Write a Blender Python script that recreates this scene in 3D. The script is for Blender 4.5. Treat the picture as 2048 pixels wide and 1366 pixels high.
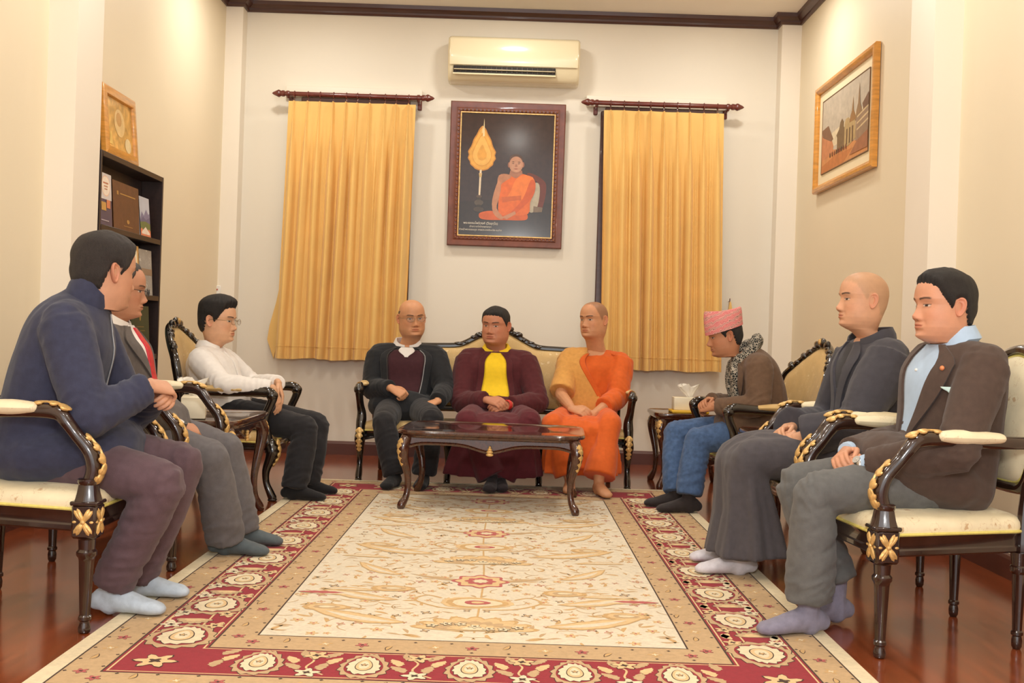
import bpy, bmesh, math, random
import numpy as np
from mathutils import Vector, Matrix, noise, geometry
for o in list(bpy.data.objects): bpy.data.objects.remove(o)
random.seed(7); rng = np.random.default_rng(7)
S = bpy.context.scene
COL = S.collection
PI = math.pi
# ------------------------------------------------------------------ camera
H, F, ROLL, CX, CY = 1.02, 2150.0, 0.033, 1022.0, 675.0
cd = bpy.data.cameras.new('camera'); cam = bpy.data.objects.new('camera', cd); COL.objects.link(cam)
cam.location = (0, 0, H)
cam.rotation_euler = (Matrix.Rotation(PI/2, 4, 'X') @ Matrix.Rotation(ROLL, 4, 'Z')).to_euler()
cd.sensor_width = 36; cd.lens = 36*F/2048; cd.shift_x = 2/2048; cd.shift_y = -8/2048
cd.clip_start = .05; cd.clip_end = 60
S.camera = cam
# ------------------------------------------------------------------ light
w = bpy.data.worlds.new('world'); S.world = w; w.use_nodes = True
w.node_tree.nodes['Background'].inputs[0].default_value = (1.0, 1.0, .99, 1)
w.node_tree.nodes['Background'].inputs[1].default_value = 2.3  # added ambient fill, enters through the room end left open behind the camera
def lamp(name, kind, loc, power, col, size=.2, rot=(0, 0, 0), **kw):
    d = bpy.data.lights.new(name, kind); d.energy = power; d.color = col
    if kind == 'AREA': d.shape = 'DISK'; d.size = size
    else: d.shadow_soft_size = size
    for k, v in kw.items(): setattr(d, k, v)
    o = bpy.data.objects.new(name, d); o.location = loc; o.rotation_euler = rot; COL.objects.link(o)
    return o
WARM = (1.0, .97, .89)
for (x, y, p) in [(-1.75, 7.75, 20), (1.65, 7.75, 20), (-.05, 7.9, 18), (-1.4, 5.2, 24), (1.3, 5.2, 24), (-1.4, 2.6, 22), (1.3, 2.6, 22), (0, .6, 28)]:
    lamp('downlight_lamp', 'AREA', (x, y, 3.69), p, WARM, .22)
lamp('camera_flash_lamp', 'AREA', (.05, -.15, 1.75), 62, (1.0, 1.0, .98), .35, (math.radians(92), 0, 0))
S.view_settings.view_transform = 'Standard'; S.view_settings.look = 'None'
S.view_settings.exposure = -0.18; S.view_settings.gamma = 1.0; S.view_settings.use_curve_mapping = False

# ------------------------------------------------------------------ helpers
cR, sR = math.cos(ROLL), math.sin(ROLL)
def at(px, py, Y):
    """world point at distance Y that stands at a given place of the photograph (used to read positions off it)"""
    dx, dy = px-CX, py-CY
    return np.array(((dx*cR+dy*sR)*Y/F, Y, H-(dy*cR-dx*sR)*Y/F))
V = lambda *a: np.array(a, float)
def nrm(a): a = np.asarray(a, float); return a/max(1e-9, np.linalg.norm(a))
def lerp(a, b, t): return np.asarray(a)*(1-t)+np.asarray(b)*t
def sm(x, a, b): t = np.clip((np.asarray(x, float)-a)/(b-a), 0, 1); return t*t*(3-2*t)
def catmull(P, k=4, closed=False):
    P = np.array(P, float); n = len(P); out = []
    for i in range(n if closed else n-1):
        if closed: a, b, c, d = P[(i-1) % n], P[i], P[(i+1) % n], P[(i+2) % n]
        else: a, b, c, d = P[max(i-1, 0)], P[i], P[i+1], P[min(i+2, n-1)]
        for j in range(k):
            t = j/k
            out.append(.5*((2*b)+(c-a)*t+(2*a-5*b+4*c-d)*t*t+(3*b-a-3*c+d)*t**3))
    if not closed: out.append(P[-1])
    return np.array(out)
def srgb(c): c = c/255; return c/12.92 if c <= .04045 else ((c+.055)/1.055)**2.4
def C(r, g, b): return (srgb(r), srgb(g), srgb(b), 1)

class MB:
    def __init__(s): s.v = []; s.f = []; s.m = []; s.n = 0
    def add(s, v, f, m=0):
        v = np.asarray(v, float)
        s.v.append(v); s.f += [tuple(i+s.n for i in q) for q in f]; s.m += [m]*len(f); s.n += len(v); return s
    def merge(s, o):
        if o.n: s.v += o.v; s.f += [tuple(i+s.n for i in q) for q in o.f]; s.m += o.m; s.n += o.n
        return s
    def rings(s, R, cap0=True, cap1=True, m=0, closed=True):
        n = len(R[0]); f = []
        for i in range(len(R)-1):
            for j in range(n if closed else n-1):
                a = i*n+j; b = i*n+(j+1) % n; f.append((a, b, b+n, a+n))
        if closed and cap0: f.append(tuple(range(n-1, -1, -1)))
        if closed and cap1: k = (len(R)-1)*n; f.append(tuple(range(k, k+n)))
        return s.add(np.concatenate(R), f, m)
    def tube(s, P, rad, n=10, up=(0, 0, 1), round_=True, k=0, closed=False, m=0):
        P = np.array(P, float); rad = np.array(rad, float)
        if rad.ndim == 0: rad = np.full(len(P), float(rad))
        if rad.ndim == 1: rad = np.stack([rad, rad], 1)
        if k: P, rad = catmull(P, k, closed), catmull(rad, k, closed)
        N = len(P); up = np.array(up, float); R = []
        T = np.gradient(P, axis=0) if not closed else (np.roll(P, -1, 0)-np.roll(P, 1, 0))
        th = np.arange(n)*2*PI/n; last = None
        fr = []
        for i in range(N):
            t = nrm(T[i]); a = np.cross(up, t)
            if np.linalg.norm(a) < .15 and last is not None: a = last-t*np.dot(last, t)
            elif np.linalg.norm(a) < .15: a = np.cross((1, 0, .01), t)
            a = nrm(a)
            if last is not None and np.dot(a, last) < 0: a = -a
            last = a; b = np.cross(t, a); fr.append((t, a, b))
        def ring(c, a, b, r): return c+np.outer(np.cos(th), a)*r[0]+np.outer(np.sin(th), b)*r[1]
        if closed:
            for i in range(N): R.append(ring(P[i], fr[i][1], fr[i][2], rad[i]))
            R.append(R[0]); return s.rings(R, False, False, m)
        if round_:
            t, a, b = fr[0]; r = rad[0]; q = min(r)
            R += [ring(P[0]-t*q*.9, a, b, r*.42), ring(P[0]-t*q*.5, a, b, r*.86)]
        for i in range(N): R.append(ring(P[i], fr[i][1], fr[i][2], rad[i]))
        if round_:
            t, a, b = fr[-1]; r = rad[-1]; q = min(r)
            R += [ring(P[-1]+t*q*.5, a, b, r*.86), ring(P[-1]+t*q*.9, a, b, r*.42)]
        return s.rings(R, m=m)
    def lathe(s, prof, n=16, c=(0, 0, 0), flute=0, nf=8, m=0, axis='z'):
        th = np.arange(n)*2*PI/n; R = []
        for p in prof:
            r, z = p[0], p[1]; fl = flute if len(p) < 3 else p[2]
            rr = r*(1-fl*(.5-.5*np.cos(nf*th)))
            q = np.stack([rr*np.cos(th), rr*np.sin(th), np.full(n, z)], 1)
            if axis == 'x': q = q[:, [2, 0, 1]]
            if axis == 'y': q = q[:, [1, 2, 0]]
            R.append(q+np.array(c))
        return s.rings(R, m=m)
    def ell(s, c, ax, ay, az, nu=10, nv=6, m=0):
        R = []
        ax, ay, az, c = map(lambda q: np.array(q, float), (ax, ay, az, c))
        th = np.arange(nu)*2*PI/nu
        for i in range(nv+1):
            p = -PI/2+.08+(PI-.16)*i/nv
            R.append(c+np.outer(np.cos(th)*math.cos(p), ax)+np.outer(np.sin(th)*math.cos(p), ay)+az*math.sin(p))
        return s.rings(R, m=m)
    def box(s, c, d, b=.004, rot=0, m=0, seg=1):
        bm = bmesh.new(); bmesh.ops.create_cube(bm, size=1)
        for v in bm.verts: v.co = Vector((v.co.x*d[0], v.co.y*d[1], v.co.z*d[2]))
        if b: bmesh.ops.bevel(bm, geom=bm.edges[:], offset=min(b, min(d)*.45), segments=seg, affect='EDGES', profile=.5)
        bm.verts.index_update(); M = Matrix.Rotation(rot, 3, 'Z')
        v = [np.array(M @ q.co)+np.array(c) for q in bm.verts]; f = [tuple(q.index for q in p.verts) for p in bm.faces]
        bm.free(); return s.add(v, f, m)
    def prism(s, pts, ext, m=0):
        """closed polygon of 3-D points, extruded by vector"""
        a = np.array(pts, float); n = len(a); e = np.array(ext, float)
        f = [tuple(range(n-1, -1, -1)), tuple(range(n, 2*n))]+[(i, (i+1) % n, (i+1) % n+n, i+n) for i in range(n)]
        return s.add(np.concatenate([a, a+e]), f, m)
    def poly(s, pts, m=0): return s.add(pts, [tuple(range(len(pts)))], m)
    def mesh(s, name='m'):
        me = bpy.data.meshes.new(name)
        v = np.concatenate(s.v) if s.v else np.zeros((0, 3))
        me.from_pydata(v.tolist(), [], s.f); me.polygons.foreach_set('material_index', s.m); return me
    def build(s, name, mats, parent=None, loc=(0, 0, 0), sharp=38):
        me = s.mesh(name)
        return link(name, me, mats, parent, loc, sharp)
def link(name, me, mats, parent=None, loc=(0, 0, 0), sharp=38):
    me.name = name
    if any(loc): me.transform(Matrix.Translation(-Vector(loc)))
    me.polygons.foreach_set('use_smooth', [sharp > 0]*len(me.polygons))
    if sharp > 0 and sharp < 180: me.set_sharp_from_angle(angle=math.radians(sharp))
    for q in (mats if isinstance(mats, (list, tuple)) else [mats]): me.materials.append(q)
    o = bpy.data.objects.new(name, me); COL.objects.link(o)
    if parent is not None: o.parent = parent
    else: o.location = loc
    return o
def empty(name, loc=(0, 0, 0), rz=0):
    o = bpy.data.objects.new(name, None); o.location = loc; o.rotation_euler = (0, 0, rz); o.empty_display_size = .1; COL.objects.link(o); return o
def tag(o, label, cat, group=None):
    o['label'] = label; o['category'] = cat
    if group: o['group'] = group
    return o
def struct(o, label=None):
    o['kind'] = 'structure'
    if label: o['label'] = label; o['category'] = label.split()[-1]
    return o
def dup(o, loc=None, rz=None, parent=None):
    c = o.copy(); COL.objects.link(c)
    if parent is not None: c.parent = parent
    if loc is not None: c.location = loc; c.rotation_euler = (0, 0, rz)
    for ch in o.children: dup(ch, parent=c)
    return c
def remesh(mb, voxel, it=4, fac=.5):
    me = mb.mesh('t'); o = bpy.data.objects.new('t', me); COL.objects.link(o)
    bm = bmesh.new(); bm.from_mesh(me); bmesh.ops.recalc_face_normals(bm, faces=bm.faces[:]); bm.to_mesh(me); bm.free()
    r = o.modifiers.new('r', 'REMESH'); r.mode = 'VOXEL'; r.voxel_size = voxel; r.adaptivity = 0
    if it: q = o.modifiers.new('s', 'SMOOTH'); q.iterations = it; q.factor = fac
    dg = bpy.context.evaluated_depsgraph_get()
    out = bpy.data.meshes.new_from_object(o.evaluated_get(dg))
    bpy.data.objects.remove(o); bpy.data.meshes.remove(me); return out
def get_co(me):
    a = np.empty(len(me.vertices)*3); me.vertices.foreach_get('co', a); return a.reshape(-1, 3)
def get_no(me):
    a = np.empty(len(me.vertices)*3); me.vertex_normals.foreach_get('vector', a); return a.reshape(-1, 3)
def set_co(me, a): me.vertices.foreach_set('co', a.ravel()); me.update()
def crumple(me, amp=.004, freq=9, joints=(), stretch=(1, 1, .55), seed=0):
    co, no = get_co(me), get_no(me); q = co*np.array(stretch)*freq+seed*7.3
    d = np.array([noise.noise(Vector(p))+.5*noise.noise(Vector(p*2.1)) for p in q])*amp
    for ji, (c, ax, rad, am, lam) in enumerate(joints):
        r = co-np.asarray(c); ax = nrm(ax); e1 = nrm(np.cross(ax, (.3, .5, .81))); e2 = np.cross(ax, e1)
        g = np.exp(-(np.linalg.norm(r, axis=1)/rad)**2); ids = np.nonzero(g > .06)[0]
        for i in ids:
            p_ = r[i]; a_, b_ = p_ @ e1, p_ @ e2; t_ = p_ @ ax
            n_ = noise.noise(Vector(((t_+.5*a_)/lam*1.1+ji*3.1, a_*9+b_*4+seed, b_*9)))
            d[i] += 1.9*am*g[i]*(.45-abs(n_)*2.2)
    set_co(me, co+no*d[:, None])

# ------------------------------------------------------------------ materials
MATS = {}
def pm(name, col, rough=.5, var=.12, vs=6, bump=0, bs=80, metal=0, coat=0, sheen=0, stretch=(1, 1, 1), spec=.5, crough=.05):
    m = bpy.data.materials.new(name); m.use_nodes = True; nt = m.node_tree; N = nt.nodes; L = nt.links; b = N['Principled BSDF']
    b.inputs['Roughness'].default_value = rough; b.inputs['Metallic'].default_value = metal
    b.inputs['Coat Weight'].default_value = coat; b.inputs['Coat Roughness'].default_value = crough
    b.inputs['Sheen Weight'].default_value = sheen; b.inputs['Sheen Roughness'].default_value = .5; b.inputs['Specular IOR Level'].default_value = spec
    tc = N.new('ShaderNodeTexCoord'); mp = N.new('ShaderNodeMapping'); mp.inputs['Scale'].default_value = stretch
    L.new(tc.outputs['Object'], mp.inputs[0])
    nz = N.new('ShaderNodeTexNoise'); nz.inputs['Scale'].default_value = vs; nz.inputs['Detail'].default_value = 4; L.new(mp.outputs[0], nz.inputs[0])
    rp = N.new('ShaderNodeValToRGB'); e = rp.color_ramp.elements
    e[0].position = .3; e[1].position = .7
    e[0].color = tuple(c*(1-var) for c in col[:3])+(1,); e[1].color = tuple(min(1, c*(1+var)) for c in col[:3])+(1,)
    L.new(nz.outputs[0], rp.inputs[0]); L.new(rp.outputs[0], b.inputs['Base Color'])
    if bump:
        n2 = N.new('ShaderNodeTexNoise'); n2.inputs['Scale'].default_value = bs; n2.inputs['Detail'].default_value = 3; L.new(mp.outputs[0], n2.inputs[0])
        bp = N.new('ShaderNodeBump'); bp.inputs['Strength'].default_value = bump; bp.inputs['Distance'].default_value = .004
        L.new(n2.outputs[0], bp.inputs['Height']); L.new(bp.outputs[0], b.inputs['Normal'])
    MATS[name] = m; return m
def nodes(m): return m.node_tree.nodes, m.node_tree.links, m.node_tree.nodes['Principled BSDF']
wall_m = pm('cream_wall_paint', C(233, 225, 209), .55, .015, 1.5, .05, 220)
wallside_m = pm('pale_yellow_wall_paint', C(234, 220, 192), .55, .015, 1.5, .05, 220)
column_m = pm('white_column_paint', C(240, 230, 214), .55, .015, 1.5, .05, 220)
ceil_m = pm('ceiling_paint', C(246, 238, 226), .7, .015, 1.2)
trim_m = pm('dark_brown_trim', C(74, 42, 32), .35, .15, 5, stretch=(1, 8, 8), coat=.2)
base_m = pm('brown_baseboard', C(92, 52, 42), .35, .12, 5, coat=.3)
floor_m = pm('red_brown_wood_floor', C(138, 66, 34), .16, .3, 3, .03, 40, coat=.35, crough=.1, stretch=(9, .7, 1))
wood_m = pm('dark_lacquered_wood', C(46, 26, 19), .22, .25, 12, .05, 60, coat=.8, stretch=(3, 3, 1))
twood_m = pm('glossy_brown_table_wood', C(70, 36, 24), .16, .3, 6, .02, 60, coat=.9, stretch=(1, 6, 6))
black_m = pm('black_lacquer', C(26, 19, 16), .16, .2, 12, 0, coat=1, crough=.06)
shelf_m = pm('dark_shelf_wood', C(44, 28, 24), .4, .25, 8, stretch=(6, 1, 6))
gold_m = pm('gilded_wood', C(218, 178, 112), .38, .25, 60, .3, 120, metal=.35)
rodw_m = pm('mahogany_rod', C(104, 42, 34), .3, .2, 20, coat=.5)
oak_m = pm('honey_oak', C(206, 142, 58), .35, .2, 10, coat=.4, stretch=(1, 1, 6))
lightwood_m = pm('light_wood', C(214, 176, 120), .45, .15, 10)
curtain_m = pm('yellow_curtain_cloth', C(236, 192, 114), .75, .05, 4, .12, 350, sheen=.15)
plastic_m = pm('ivory_plastic', C(236, 222, 186), .18, .01, 2, coat=.5)
whitep_m = pm('white_plastic', C(236, 232, 224), .35, .01, 2)
dark_m = pm('dark_void', C(34, 30, 24), .7, .1, 6)
glass_m = pm('dark_window_glass', C(40, 36, 34), .08, .05, 2)
paper_m = pm('white_paper', C(244, 238, 226), .8, .03, 20, .2, 30)
boxw_m = pm('tissue_box_card', C(236, 226, 200), .5, .05, 9)
yellowcard_m = pm('yellow_card', C(226, 178, 40), .5, .06, 9)
piping_m = pm('yellow_piping', C(222, 206, 112), .6, .1, 60)
def brocade(name, base, mot):
    m = pm(name, base, .55, .05, 20, .1, 250, sheen=.1); N, L, b = nodes(m)
    tc = N['Texture Coordinate']; rp = N['Color Ramp']
    vo = N.new('ShaderNodeTexVoronoi'); vo.inputs['Scale'].default_value = 17; vo.inputs['Randomness'].default_value = .75; L.new(tc.outputs['Object'], vo.inputs[0])
    nz = N.new('ShaderNodeTexNoise'); nz.inputs['Scale'].default_value = 90; L.new(tc.outputs['Object'], nz.inputs[0])
    ad = N.new('ShaderNodeMath'); ad.operation = 'MULTIPLY_ADD'; ad.inputs[1].default_value = .5; L.new(nz.outputs[0], ad.inputs[0]); L.new(vo.outputs['Distance'], ad.inputs[2])
    r1 = N.new('ShaderNodeValToRGB'); e = r1.color_ramp.elements; e[0].position = .36; e[0].color = (1, 1, 1, 1); e[1].position = .44; e[1].color = (0, 0, 0, 1)
    q = r1.color_ramp.elements.new(.60); q.color = (0, 0, 0, 1); q = r1.color_ramp.elements.new(.62); q.color = (.6, .6, .6, 1); q = r1.color_ramp.elements.new(.65); q.color = (0, 0, 0, 1)
    L.new(ad.outputs[0], r1.inputs[0])
    mx = N.new('ShaderNodeMixRGB'); mx.inputs[2].default_value = mot; L.new(r1.outputs[0], mx.inputs[0]); L.new(rp.outputs[0], mx.inputs[1])
    L.new(mx.outputs[0], b.inputs['Base Color']); return m
broc_m = brocade('cream_floral_brocade', C(236, 222, 186), C(204, 172, 130))
brocg_m = brocade('golden_brocade', C(206, 172, 112), C(226, 200, 150))
def skinmat():
    m = pm('skin', C(200, 150, 120), .5, .05, 30, .06, 160, spec=.4); N, L, b = nodes(m)
    a = N.new('ShaderNodeAttribute'); a.attribute_name = 'Col'
    mx = N.new('ShaderNodeMixRGB'); mx.blend_type = 'MULTIPLY'; mx.inputs[0].default_value = 1
    rp = N['Color Ramp']; rp.color_ramp.elements[0].color = (.93, .93, .93, 1); rp.color_ramp.elements[1].color = (1.04, 1.03, 1.02, 1)
    L.new(a.outputs['Color'], mx.inputs[1]); L.new(rp.outputs[0], mx.inputs[2]); L.new(mx.outputs[0], b.inputs['Base Color'])
    b.inputs['Subsurface Weight'].default_value = .06; b.inputs['Subsurface Radius'].default_value = (.01, .004, .002)
    return m
skin_m = skinmat()
def cloth(name, col, rough=.85, var=.10, bump=.25, bs=420, sheen=.12): return pm(name, col, rough, var, 40, bump, bs, sheen=sheen, spec=.25)
# ------------------------------------------------------------------ room shell
XL, XR, YB, ZC = -2.42, 2.30, 8.95, 3.74
YF = -1.5
def slab(name, c, d, m, label=None): return struct(MB().box(c, d, 0).build(name, m, loc=c, sharp=0), label)
slab('floor', ((XL+XR)/2, (YB+YF)/2, -.05), (XR-XL+.4, YB-YF+.4, .1), floor_m)
slab('ceiling', ((XL+XR)/2, (YB+YF)/2, ZC+.05), (XR-XL+.4, YB-YF+.4, .1), ceil_m)
slab('wall_back', ((XL+XR)/2, YB+.1, ZC/2), (XR-XL+.4, .2, ZC), wall_m)
slab('wall_left', (XL-.1, (YB+YF)/2, ZC/2), (.2, YB-YF, ZC), wallside_m)
slab('wall_right', (XR+.1, (YB+YF)/2, ZC/2), (.2, YB-YF, ZC), wallside_m)
PR = .14
cols = [(XL+PR/2, YB-PR/2, PR, PR), (XR-.08, YB-PR/2, .16, PR), (XL+.075, 5.68, .15, .34), (XR-.075, 5.76, .15, .34), (XL+.075, 2.4, .15, .34), (XR-.075, 2.4, .15, .34)]
for i, (x, y, a, b) in enumerate(cols): slab('trim_%d' % (i+1), (x, y, ZC/2), (a, b, ZC), column_m)
# crown moulding: path along the walls round the columns, stepped profile
def moulding(name, path, prof, m):
    """path: xy corners, walls on the left hand; prof: (outward, z)"""
    path = [np.array(p, float) for p in path]; R = []
    for i, p in enumerate(path):
        d0 = nrm(p-path[i-1]) if i else nrm(path[1]-p); d1 = nrm(path[i+1]-p) if i < len(path)-1 else d0
        n0, n1 = np.array((d0[1], -d0[0])), np.array((d1[1], -d1[0])); n = n0+n1; n = n/max(.3, np.dot(n, n0))
        R.append(np.array([(p[0]+n[0]*o, p[1]+n[1]*o, z) for o, z in prof]))
    return struct(MB().rings(R).build(name, m, sharp=20))
def wallpath(skip=False):
    e = 0
    L = [(XL, YF), (XL, 2.23), (XL+.15, 2.23), (XL+.15, 2.57), (XL, 2.57), (XL, 5.51), (XL+.15, 5.51), (XL+.15, 5.85), (XL, 5.85), (XL, YB-PR), (XL+PR, YB-PR), (XL+PR, YB)]
    Rr = [(XR-.16, YB), (XR-.16, YB-PR), (XR, YB-PR), (XR, 5.93), (XR-.15, 5.93), (XR-.15, 5.59), (XR, 5.59), (XR, 2.57), (XR-.15, 2.57), (XR-.15, 2.23), (XR, 2.23), (XR, YF)]
    return L+Rr
moulding('trim_7', wallpath(), [(-.01, ZC), (-.01, ZC-.085), (.012, ZC-.085), (.02, ZC-.07), (.022, ZC-.055), (.045, ZC-.04), (.055, ZC-.03), (.06, ZC)], trim_m)
moulding('baseboard_room', wallpath(), [(-.01, 0), (.018, 0), (.018, .09), (.012, .105), (.004, .112), (-.01, .112)], base_m)
# windows behind the curtains
for i, (x0, x1) in enumerate([(-1.80, -.90), (.72, 1.64)]):
    r = struct(empty('window_%d' % (i+1), ((x0+x1)/2, YB, .95)))
    o = (( x0+x1)/2, YB, .95)
    for nm, c, d in [('frame_side', (x0, YB-.02, 1.93), (.07, .05, 1.98)), ('frame_side', (x1, YB-.02, 1.93), (.07, .05, 1.98)), ('frame_head', ((x0+x1)/2, YB-.02, 2.92), (x1-x0, .05, .07)), ('frame_sill', ((x0+x1)/2, YB-.025, .94), (x1-x0+.1, .06, .07)), ('mullion', ((x0+x1)/2, YB-.015, 1.93), (.06, .04, 1.92))]:
        MB().box(c, d, .006).build(nm, trim_m, r, o)
    for s in (-1, 1): MB().box(((x0+x1)/2+s*(x1-x0)/4, YB-.006, 1.93), ((x1-x0)/2-.06, .01, 1.9), 0).build('pane', glass_m, r, o, 0)
    hx0, hx1 = ((-1.93, -.80), (.56, 1.73))[i]
    struct(MB().box(((hx0+hx1)/2, YB-.03, 3.0), (hx1-hx0, .06, .09), .01, seg=2).build('trim_%d' % (8+i), column_m, loc=((hx0+hx1)/2, YB-.03, 3.0)))

# ------------------------------------------------------------------ curtains
def curtain(x0, x1, xb0, xb1, ztop, zbot, seed, label, rod, rlab, nrings, skipfold=None):
    r = random.Random(seed); Y = YB-.16; nx, nz = 260, 60
    t = np.linspace(0, 1, nx); ph = np.zeros(nx)
    npl = nrings
    cen = [(i+.5)/npl+r.uniform(-.012, .012) for i in range(npl)]
    R = []
    # irregular folds: each has own depth and width
    folds = [(c, r.uniform(.016, .026), r.uniform(.5, 1.3)) for c in cen]
    extra = [(r.random(), r.uniform(.02, .03), r.uniform(-.6, .7)) for _ in range(7)]
    for j in range(nz):
        s = j/(nz-1); z = ztop+(zbot-ztop)*s
        x = (x0+(x1-x0)*t)*(1-s)+(xb0+(xb1-xb0)*t)*s
        y = np.zeros(nx)
        open_ = sm(s, .03, .35)
        for (c, wd, dp) in folds:
            g = (t-c-.01*math.sin(s*3+c*20)*s)
            wpin = .006+(.026-.006)*open_
            y += -.058*dp*(np.exp(-(g/wpin)**2))*(.75+.25*open_)
            y += .030*np.exp(-((abs(g)-.040)/.014)**2)*open_
            # pinch pleat: three fingers near the head
            y += -.008*np.exp(-((s-.05)/.04)**2)*np.cos(g/.006*PI)*np.exp(-(g/.012)**2)
        for (c, wd, dp) in extra:
            y += -.03*dp*np.exp(-((t-c+.02*s)/wd)**2)*sm(s, .2, .6)
        y += -.006*np.sin(t*23+s*2+seed)
        R.append(np.stack([x, Y+y, np.full(nx, z)+.006*np.sin(t*17+seed)*(s > .98)], 1))
    mb = MB().rings(R, closed=False)
    R2 = [q+np.array((0, .004, 0)) for q in R]
    mb.rings(R2, closed=False)
    o = empty('curtain', ((x0+x1)/2, Y, zbot)); b = ((x0+x1)/2, Y, zbot); tag(o, label, 'curtain')
    mb.build('panel', curtain_m, o, b, 180)
    hb = MB()
    for zz in (zbot+.10,): hb.tube([(x, y-.003, zz) for x, y in zip(R[-3][:, 0], R[-3][:, 1])], .0015, 5)
    hb.build('hem_stitch', curtain_m, o, b)
    # rod
    a, c2 = rod; zr = ztop+.06; yr = YB-.15; e = empty('curtain_rod', ((a+c2)/2, YB, zr)); tag(e, rlab, 'curtain rod'); rb = ((a+c2)/2, YB, zr)
    MB().tube([(a+.06, yr, zr), (c2-.06, yr, zr)], .019, 14).build('pole', rodw_m, e, rb)
    for x, s in ((a, 1), (c2, -1)):
        MB().lathe([(.002, 0), (.012, .012*s), (.02, .03*s), (.03, .05*s), (.031, .058*s), (.022, .075*s), (.026, .085*s), (.026, .1*s), (.02, .105*s)], 14, (x, yr, zr), axis='x').build('finial', rodw_m, e, rb)
        MB().box((x+.13*s, YB-.075, zr-.02), (.022, .15, .03), .006).box((x+.13*s, YB-.015, zr-.03), (.035, .03, .09), .006).lathe([(.024, -.012), (.026, 0), (.024, .012)], 12, (x+.13*s, yr, zr), axis='x').build('bracket', rodw_m, e, rb)
    for c in cen:
        x = x0+(x1-x0)*c
        th = np.linspace(0, 2*PI, 15)[:-1]
        MB().tube([(x, yr+.026*math.cos(q), zr+.026*math.sin(q)-.004) for q in th], .0045, 6, up=(1, 0, 0), closed=True).tube([(x, yr-.002, zr-.03), (x, yr-.004, ztop-.01)], .003, 6).build('ring', rodw_m, e, rb)
curtain(-1.88, -.84, -1.93, -.87, 2.895, .79, 3, 'yellow pleated curtain hanging behind the bald man in glasses', (-2.02, -.69), 'mahogany curtain rod above the curtain nearest the bookshelf', 10)
curtain(.70, 1.68, .74, 1.73, 2.905, .79, 11, 'yellow pleated curtain hanging between the orange-robed monk and pink cap', (.51, 1.845), 'mahogany curtain rod above the curtain nearest the town painting', 9)
# tie-backs on their hooks
def tieback(x, z, w_, h_, lab, flip):
    o = empty('curtain_tieback', (x, YB, z)); tag(o, lab, 'tieback'); b = (x, YB, z)
    MB().tube([(x, YB-.005, z), (x, YB-.05, z), (x, YB-.055, z+.02)], .004, 6).build('hook', rodw_m, o, b)
    pts = [(0, .0), (.3, -.12), (.55, -.35), (.9, -.62), (1, -.78), (.55, -1), (.35, -.8), (.1, -.5)] if not flip else [(0, 0), (.12, -.02), (.5, -.6), (.75, -1.0), (-.15, -1.0), (-.2, -.5)]
    P = [(x+(-p if not flip else p)*w_, YB-.05-.015*math.sin(5*q), z+q*h_) for p, q in pts]
    MB().prism(P, (0, .02, 0)).build('cloth_band', curtain_m, o, b, 20)
tieback(-1.885, 1.50, .13, .72, 'loose yellow tie-back cloth hanging at the outer edge of a curtain', False)
tieback(1.80, 1.38, .10, .34, 'pointed yellow tie-back cloth hanging on the wall above the pink cap', True)

# ------------------------------------------------------------------ air conditioner
o = empty('air_conditioner', (-.05, YB, 3.11)); b = (-.05, YB, 3.11); tag(o, 'cream split air conditioner mounted high above the monk portrait', 'air conditioner')
prof = [(YB, 3.455), (YB-.15, 3.465), (YB-.2, 3.455), (YB-.225, 3.42), (YB-.232, 3.33), (YB-.226, 3.25), (YB-.21, 3.205), (YB-.17, 3.13), (YB-.12, 3.105), (YB, 3.105)]
pr = catmull(prof, 3)
R = []
for x, sc in [(-.585, .94), (-.575, .985), (-.56, 1), (.46, 1), (.475, .985), (.485, .94)]:
    R.append(np.array([(x, YB-(YB-y)*sc, 3.285+(z-3.285)*sc) for y, z in pr]))
MB().rings(R).build('body', plastic_m, o, b, 40)
ip = [(YB-.23, 3.43), (YB-.24, 3.35), (YB-.237, 3.27), (YB-.226, 3.222)]
mb = MB()
mb.rings([np.array([(x, y-dy, z) for y, z in catmull(ip, 4)]+[(x, y, z) for y, z in catmull(ip, 4)[::-1]]) for x, dy in ((-.57, .003), (-.55, .006), (.45, .006), (.47, .003))])
mb.build('front_panel', plastic_m, o, b, 40)
MB().box((-.125, YB-.200, 3.185), (.83, .05, .062), .004).build('outlet_slot', dark_m, o, b)
for k in range(20): MB().box((-.52+k*.0415, YB-.222, 3.187), (.012, .012, .05), .002).build('vane', shelf_m, o, b)
for zz in (3.183,): MB().box((-.125, YB-.232, zz), (.82, .02, .006), .002).build('louver', plastic_m, o, b)
MB().box((-.125, YB-.215, 3.15), (.84, .03, .014), .003).build('lower_lip', plastic_m, o, b)
# ------------------------------------------------------------------ outlet on the corner column
p = at(432, 582, YB-PR-.01)
o = tag(empty('wall_socket', tuple(p)), 'small white wall socket on the corner column above the white shirt man', 'socket'); b = tuple(p)
MB().box(p, (.075, .016, .09), .004).build('plate', whitep_m, o, b)
MB().box(p+V(.012, -.01, .012), (.008, .008, .014), .002).build('switch', pm('red_switch', C(190, 60, 40), .4), o, b)

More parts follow.
